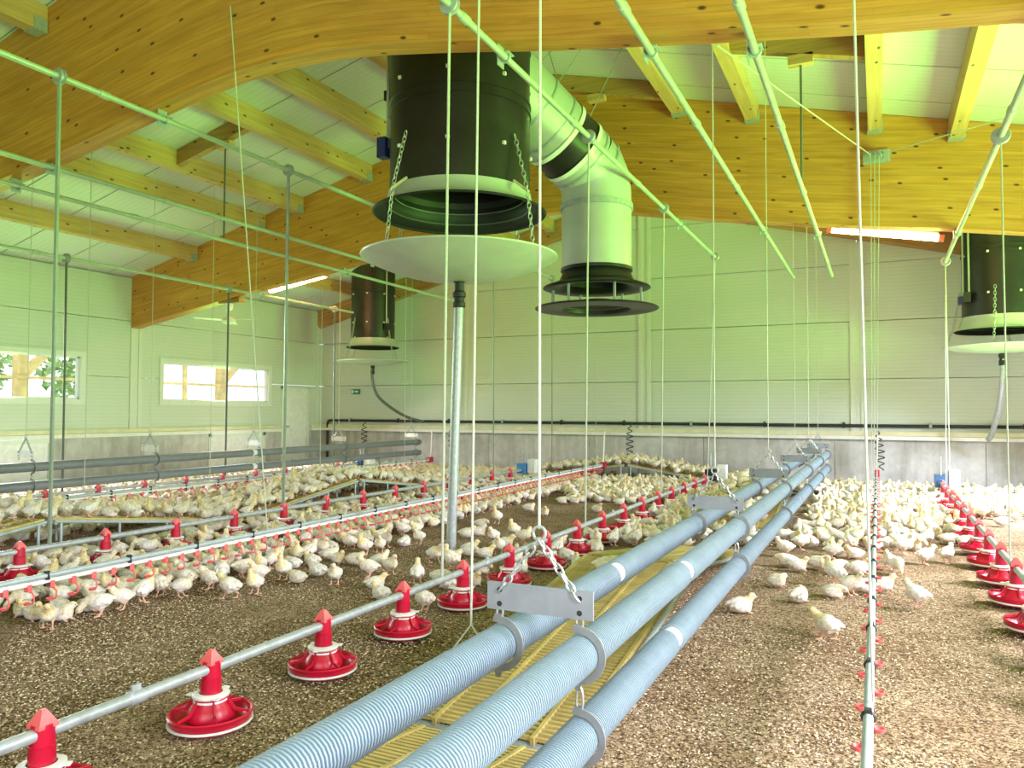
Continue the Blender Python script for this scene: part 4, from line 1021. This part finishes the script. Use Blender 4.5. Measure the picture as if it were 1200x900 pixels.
def zone(x, y):
    for i, (fx_, _) in FX.items():
        if abs(x-fx_) < .42 and any(abs(a-fx_) < .01 and math.hypot(a-x, b-y) < .42 for a, b in pans): return 'beside a red pan of '+LN[i]
    for dx_, nm in ((DR1(y), 'the long drinker'), (-8.99, 'the window-side drinker'), (-.045, 'the open-litter drinker')):
        if abs(x-dx_) < .28: return 'under the cups of '+nm
    if (x+3.82)**2+(y-6.61)**2 < .5: return 'by the foot of the grey drain pipe'
    if x > .9: return 'beyond feeder line on open litter'
    if x > -.04: return 'between drinker and feeder on open litter'
    if x > -.95: return 'between heating pipes and litter drinker'
    if x > -2.7: return 'between pale heating pipes and feeder'
    if x > -4.8: return 'between feeder and long drinker'
    if x > -6.3: return 'between long drinker and second feeder'
    if x > -8.95: return 'behind second feeder line'
    return 'close to the windows'
def bare(p):
    # litter left free by the flock, judged on the ground in front of the camera
    return False
S, W_, A_, K, T, I, U, D_ = 'stand', 'walk', 'alert', 'peck', 'turn', 'sit', 'tuck', 'doze'
# (image foot point -> ground point, pose, heading in degrees about +z; 0 faces +X)
NEAR = [(970,750,W_,165),(1075,712,S,150),(868,718,I,20),(880,694,D_,0),(910,687,U,-20),(936,706,U,60),(886,670,S,-80),(904,656,S,-60),(920,652,S,200),(934,668,I,10),(924,664,D_,190),(960,666,U,-30),
 (978,654,S,20),(968,652,I,120),(998,654,I,-160),(980,670,D_,30),(1004,672,I,10),(978,684,A_,160),(978,700,D_,-10),(1000,697,S,-30),(1014,694,I,20),(1042,668,S,-100),(1050,672,K,-80),(1032,692,I,20),(1046,640,U,0),
 (1072,644,I,-60),(1084,662,S,20),(1110,660,S,60),(1080,628,D_,10),(1118,636,D_,0),(1132,638,D_,-10),(1174,616,D_,10),(1190,610,I,0),(1060,650,S,0),
 (226,690,S,180),(269,702,W_,185),(298,696,A_,-80),(308,682,S,-110),(261,673,S,10),(328,680,A_,-70),(340,666,D_,190),(348,683,D_,185),(364,663,I,180),(384,656,U,30),(372,675,D_,170),(392,685,S,-60),(396,660,I,-20),(416,662,U,0),
 (432,677,S,-150),(446,670,T,0),(440,690,I,40),(446,702,I,170),(340,648,S,-60),(356,641,S,90),(388,640,K,-120),(402,641,S,-90),(410,640,K,-20),(430,650,A_,-100),(442,648,S,-60),(452,642,S,-30),(320,648,K,140),(302,658,A_,-90),(284,662,S,-60),(228,658,S,-90),
 (20,707,K,160),(50,707,S,170),(78,710,S,-100),(102,709,S,-90),(140,715,S,-100),(156,694,D_,10),(148,690,U,-20),(120,690,S,-100),(200,686,W_,185),(228,689,S,200),(172,674,I,10),(150,680,I,30),(100,683,D_,0),(213,700,S,20),
 (454,628,S,-60),(474,622,S,-80),(486,620,K,-20),(502,612,S,-40),(476,640,U,90),(489,638,S,-90),(510,660,W_,-20),(544,650,D_,0),(520,646,I,30),(531,658,U,0),(528,668,A_,170),(544,606,A_,-60),(582,614,A_,-90),(578,637,S,-90),
 (560,628,U,20),(548,630,I,30),(564,618,D_,0),(602,630,A_,-100),(614,638,T,0),(592,642,I,20),(568,654,I,30),(584,650,S,-70),(620,599,U,0),(638,604,I,-60),(660,590,D_,10),(672,590,I,0),(564,672,D_,10),(568,686,I,-30),(494,684,A_,120),(500,682,D_,0),(446,672,S,-30),(524,690,D_,160),(497,716,S,170),
 (654,666,I,120),(662,656,D_,150),(670,650,S,80),(683,650,S,100),(696,644,D_,-30),(656,638,U,0),(690,630,D_,140),(714,638,S,80),(726,634,S,100),(738,628,S,60),(748,640,A_,60),(762,640,I,40),(778,616,S,0),(786,624,A_,-60),(768,606,S,100),
 (800,612,U,30),(808,611,D_,0),(790,604,D_,10),(700,600,I,-30),(726,592,U,10),(740,590,I,40),(712,588,D_,0),(610,672,I,80),(625,664,S,100),(600,664,S,60),(640,662,D_,20)]
placed = []
cells = {}
def near_ok(x, y, dmin):
    ci, cj = int(x//.3), int(y//.3)
    for i in range(ci-1, ci+2):
        for j in range(cj-1, cj+2):
            for a, b in cells.get((i, j), ()):
                if (a-x)**2+(b-y)**2 < dmin*dmin: return False
    return True
def put(x, y): cells.setdefault((int(x//.3), int(y//.3)), []).append((x, y))
chicks = []      # x, y, z, pose, heading, scale
pans = [(FX[1][0], P0+.766*k) for k in range(-1, 15)]+[(FX[2][0], y2[0]+.766*k) for k in range(-1, 13)]+[(FX[3][0], onx(53, 579, -10.05).y+.766*k) for k in range(-1, 9)]+[(FX[4][0], 6.62+.766*k) for k in range(-5, 10)]
def clear(x, y):
    for a, b in pans:
        if (a-x)**2+(b-y)**2 < .27**2: return False
    if (x+3.82)**2+(y-6.61)**2 < .16**2: return False
    if abs(x+2.7) < .0: return False
    return True
def push_clear(x, y):
    for a, b in pans:
        d2 = math.hypot(a-x, b-y)
        if d2 < .28: k_ = .285/max(d2, .01); x, y = a+(x-a)*k_, b+(y-b)*k_
    return x, y
def rampz(x, y):
    for x0, x1, segs in ((-1.92, -1.0, ((2.86, .07, 5.2, RZ), (5.23, RZ, 7.6, .08), (9.2, .08, 11.6, RZ), (11.63, RZ, 14.0, .08), (.45, RZ, 2.83, .07))), (-7.97, -6.98, ((2.3, .08, 4.62, RZ), (4.65, RZ, 7.0, .08), (7.03, .08, 9.35, RZ), (9.38, RZ, 11.7, .08)))):
        if x0 <= x <= x1:
            for a, za, b, zb in segs:
                if a <= y <= b: return za+(zb-za)*(y-a)/(b-a)
    if 14.7 <= y <= 15.65 and -6.65 <= x <= -2.55: return .08+.28*max(0, 1-abs(x+4.53)/2.05)
    return 0
for px, py, p, hd in NEAR:
    q = onz(px, py, 0)
    if -2.0 < q.x < -.9: continue                      # would stand inside a ramp
    x, y = push_clear(q.x, q.y)
    if not near_ok(x, y, .11): x += .09
    put(x, y); chicks.append((x, y, 0, p, hd, random.uniform(.84, .95)))
q = onx(712, 672, -1.75); zz = rampz(-1.72, 5.05)
chicks.append((-1.62, 4.85, rampz(-1.62, 4.85)+.004, 'doze', 25, .92)); put(-1.62, 4.85)
NEXPL = len(chicks)
def density(x, y, px, py):
    """share of the ground the flock takes: how crowded each strip between the lines is"""
    if x > -.75:
        if x > 1.0: lim = 608
        elif x > .45: lim = 630
        else: lim = 645
        return 1.0 if py < lim else 0
    if x > -2.7: return .8 if py < 600 else (.35 if py < 640 and y > 6.2 else 0)
    if x > DR1(y):
        # bare patch in front of the long drinker line
        if px < 640: lim = 622-(px-450)*.20
        elif px < 668: lim = 578
        else: lim = 589
        if px < 450: lim = 655-(px-220)*.14
        return 1.0 if py < lim else 0
    return 1.0
rnd = random.Random(3)
tries = 0
while tries < 170000:
    tries += 1
    x = rnd.uniform(XL+.35, XR-.2); y = rnd.uniform(3.2, YB-.3)
    z = rampz(x, y)
    px, py, dz = proj((x, y, z))
    if not (-30 < px < 1230) or py > 760: continue
    if rnd.random() > density(x, y, px, py): continue
    if not near_ok(x, y, .15 if dz < 9 else .124): continue
    if not clear(x, y): continue
    if z > 0:
        # on the slats, not half under them
        if -2.0 < x < -.9 and (x > -1.25 or rnd.random() > .25): continue
        if x < -6 and y < 14 and rnd.random() > .6: continue
        if x < -6.9 and (x > -7.05 or x < -7.88): continue
        z += .004
    else:
        if -2.1 < x < -.95+.1 and any(a-.1 < y < b+.1 for a, b in ((.4, 7.65), (9.1, 14.1))): continue
        if -8.1 < x < -6.88 and 2.2 < y < 11.8: continue
    p = rnd.choices(POSES, (20, 8, 12, 9, 6, 22, 12, 11))[0]
    put(x, y); chicks.append((x, y, z, p, rnd.uniform(0, 360), rnd.uniform(.80, .96)))
expl = chicks[:NEXPL]; rest = sorted(chicks[NEXPL:], key=lambda c: proj(c[:3])[2])
n_ind = 300-len(expl)
ind = expl+rest[:n_ind]; far = rest[n_ind:]
# let the birds shuffle apart so that none stands inside another, a pan, a ramp or the drain pipe
pos = [[c[0], c[1]] for c in ind]
wts = [0 if c[2] > 0 else 1 for c in ind]
rampbox = ((-1.95, -1.1, .4, 7.65), (-1.95, -1.1, 9.15, 14.05), (-8.0, -6.95, 2.25, 11.75))
for it in range(160):
    moved = 0
    for i in range(len(ind)):
        for j in range(i+1, len(ind)):
            dx, dy = pos[j][0]-pos[i][0], pos[j][1]-pos[i][1]
            if abs(dx) > .19 or abs(dy) > .19: continue
            dd = math.hypot(dx, dy) or .01
            if dd < .185 and wts[i] == wts[j]:
                k_ = (.187-dd)/dd*.5*wts[i]; moved += 1
                pos[i][0] -= dx*k_; pos[i][1] -= dy*k_; pos[j][0] += dx*k_; pos[j][1] += dy*k_
        if wts[i]:
            pos[i][0], pos[i][1] = push_clear(pos[i][0], pos[i][1])
            dd = math.hypot(pos[i][0]+3.82, pos[i][1]-6.61)
            if dd < .17: pos[i][0] += .03
            for x0, x1, ya, yb in rampbox:
                if x0-.11 < pos[i][0] < x1+.11 and ya-.1 < pos[i][1] < yb+.1:
                    pos[i][0] = x0-.115 if pos[i][0] < (x0+x1)/2 else x1+.115
    if not moved: break
ind = [(pos[i][0], pos[i][1])+ind[i][2:] for i in range(len(ind))]
far = [f for f in far if all((f[0]-q[0])**2+(f[1]-q[1])**2 > .0169 for q in pos)]
for x, y, z, p, hd, sc in ind:
    o = bpy.data.objects.new('young_chicken', HI[p]); col.objects.link(o); o.location = (x, y, z); o.rotation_euler = (0, 0, R(hd)); o.scale = (sc, sc, sc)
    zn = zone(x, y) if z == 0 else 'on yellow slatted ramp'
    tag(o, DESC[p]+' '+zn, 'chicken', 'chickens '+zn)
fv, ff, fc = [], [], []
LOD = {p: ([v.co.copy() for v in m.vertices], [tuple(f.vertices) for f in m.polygons], [tuple(c.color) for c in m.color_attributes['Col'].data]) for p, m in LO.items()}
for x, y, z, p, hd, sc in far:
    p = {'turn': 'stand', 'doze': 'sit'}.get(p, p); V_, F_, C_ = LOD[p]; k0 = len(fv); c, s_ = math.cos(R(hd))*sc, math.sin(R(hd))*sc
    tn = rnd.uniform(.86, 1.03); wm = rnd.uniform(.86, 1.0)
    fv += [(x+v.x*c-v.y*s_, y+v.x*s_+v.y*c, z+v.z*sc) for v in V_]; ff += [tuple(i+k0 for i in f) for f in F_]; fc += [(q[0]*tn, q[1]*tn, q[2]*tn*wm, 1) for q in C_]
me = bpy.data.meshes.new('far_flock'); me.from_pydata(fv, [], ff); ca = me.color_attributes.new('Col', 'FLOAT_COLOR', 'POINT')
ca.data.foreach_set('color', [u for q in fc for u in q]); me.polygons.foreach_set('use_smooth', [True]*len(me.polygons)); me.materials.append(M['chick'])
o = bpy.data.objects.new('far_flock', me); col.objects.link(o); tag(o, 'dense far flock of white chickens crowding the litter up to the back wall', 'chickens', None, 'stuff')
print('chickens', len(ind), len(far), len(HI['stand'].polygons), len(LO['stand'].polygons))

# ------------------------------------------------------------------ loose litter pellets on the nearer ground
cv, cf, ct = [], [], []
rl_ = random.Random(11)
for i in range(120000):
    y = .7+6.6*rl_.random()**1.2
    x = rl_.uniform(max(XL+.2, -1.32*y-.9), min(.2*y+.45, XR-.1))
    s_ = rl_.uniform(.0025, .0065); a = rl_.random()*6.28; l_ = s_*rl_.uniform(1, 2.0); z = -.008+rl_.random()*.006
    c, d_ = math.cos(a), math.sin(a); k0 = len(cv); t_ = rl_.random()
    cv += [(x+c*l_, y+d_*l_, z), (x-d_*s_, y+c*s_, z), (x-c*l_, y-d_*l_, z), (x+d_*s_, y-c*s_, z), (x, y, z+s_*.9)]
    cf += [(k0, k0+1, k0+4), (k0+1, k0+2, k0+4), (k0+2, k0+3, k0+4), (k0+3, k0, k0+4)]; ct += [t_]*5
me = bpy.data.meshes.new('litter_pellets'); me.from_pydata(cv, [], cf); at = me.attributes.new('tone', 'FLOAT', 'POINT'); at.data.foreach_set('value', ct); me.materials.append(M['chip'])
o = bpy.data.objects.new('litter_pellets', me); col.objects.link(o); tag(o, 'loose brown and tan litter pellets strewn over the floor', 'litter', None, 'stuff')

# ------------------------------------------------------------------ outside the windows: porch posts, yard, trees
obj(MB().box((XL-60, -30, -.12), (XL-.4, 50, -.06)), 'ground', 'grass', kind='structure')
def porch_post(y, label):
    t = thing('porch_post', (XL-2.6, y, -.06), label, 'post', 'porch posts outside the windows')
    o = obj(MB().box((XL-2.7, y-.11, -.06), (XL-2.5, y+.11, 2.9)), 'post', 'postwood', t)
    obj(MB().prism([(y+.1, 2.05), (y+.75, 2.7), (y+.75, 2.88), (y+.1, 2.3)], .12, lambda u, v, w: (XL-2.66+w, u, v)), 'brace', 'postwood', t)
for y, w in ((onx(24, 440, XL-2.6).y, 'behind the first window'), (onx(259, 445, XL-2.6).y, 'behind the second window'), (2.4, 'past the first window')): porch_post(y, 'yellow timber porch post with a diagonal brace, '+w)
t = thing('porch_rail', (XL-2.55, 8, 1.9), 'pale horizontal porch rail running behind both windows', 'rail')
for z in (1.22, 2.02): obj(MB().box((XL-2.48, 0, z), (XL-2.43, 18, z+.06)), 'rail_board', 'postwood', t)
obj(MB().box((XL-2.62, onx(216, 445, XL-2.6).y-.05, 1.0), (XL-2.55, onx(216, 445, XL-2.6).y+.05, 2.8)), 'rail_stud', 'postwood', t)
def tree(x, y, h, r, label):
    t = thing('garden_tree', (x, y, -.1), label, 'tree', 'trees outside the windows')
    obj(MB().tube([(x, y, -.1), (x+.1, y, h*.4), (x, y+.1, h*.75)], [.16, .12, .05], 8), 'trunk', 'brownwood', t)
    mb = MB(); rr = random.Random(int(x*10+y))
    for i in range(900):
        u = Vector((rr.gauss(0, 1), rr.gauss(0, 1), rr.gauss(0, 1))).normalized()*r*rr.uniform(.45, 1); c = Vector((x, y, h*.62))+Vector((u.x, u.y, u.z*.85))
        a = Vector((rr.gauss(0, 1), rr.gauss(0, 1), rr.gauss(0, 1))).normalized(); b = a.orthogonal().normalized(); s_ = rr.uniform(.12, .26)
        mb.add([c+a*s_, c+b*s_*.5, c-a*s_, c-b*s_*.5], [(0, 1, 2, 3)])
    obj(mb, 'foliage', 'leaf', t, kind='stuff')
tree(XL-16, 15.5, 5.2, 2.2, 'leafy garden tree seen through the window beside the door'); tree(XL-19, 10.5, 4.6, 1.8, 'leafy garden tree seen through the window with porch brace')
tree(XL-15, 20.5, 5.0, 2.1, 'leafy garden tree seen past the porch stud')
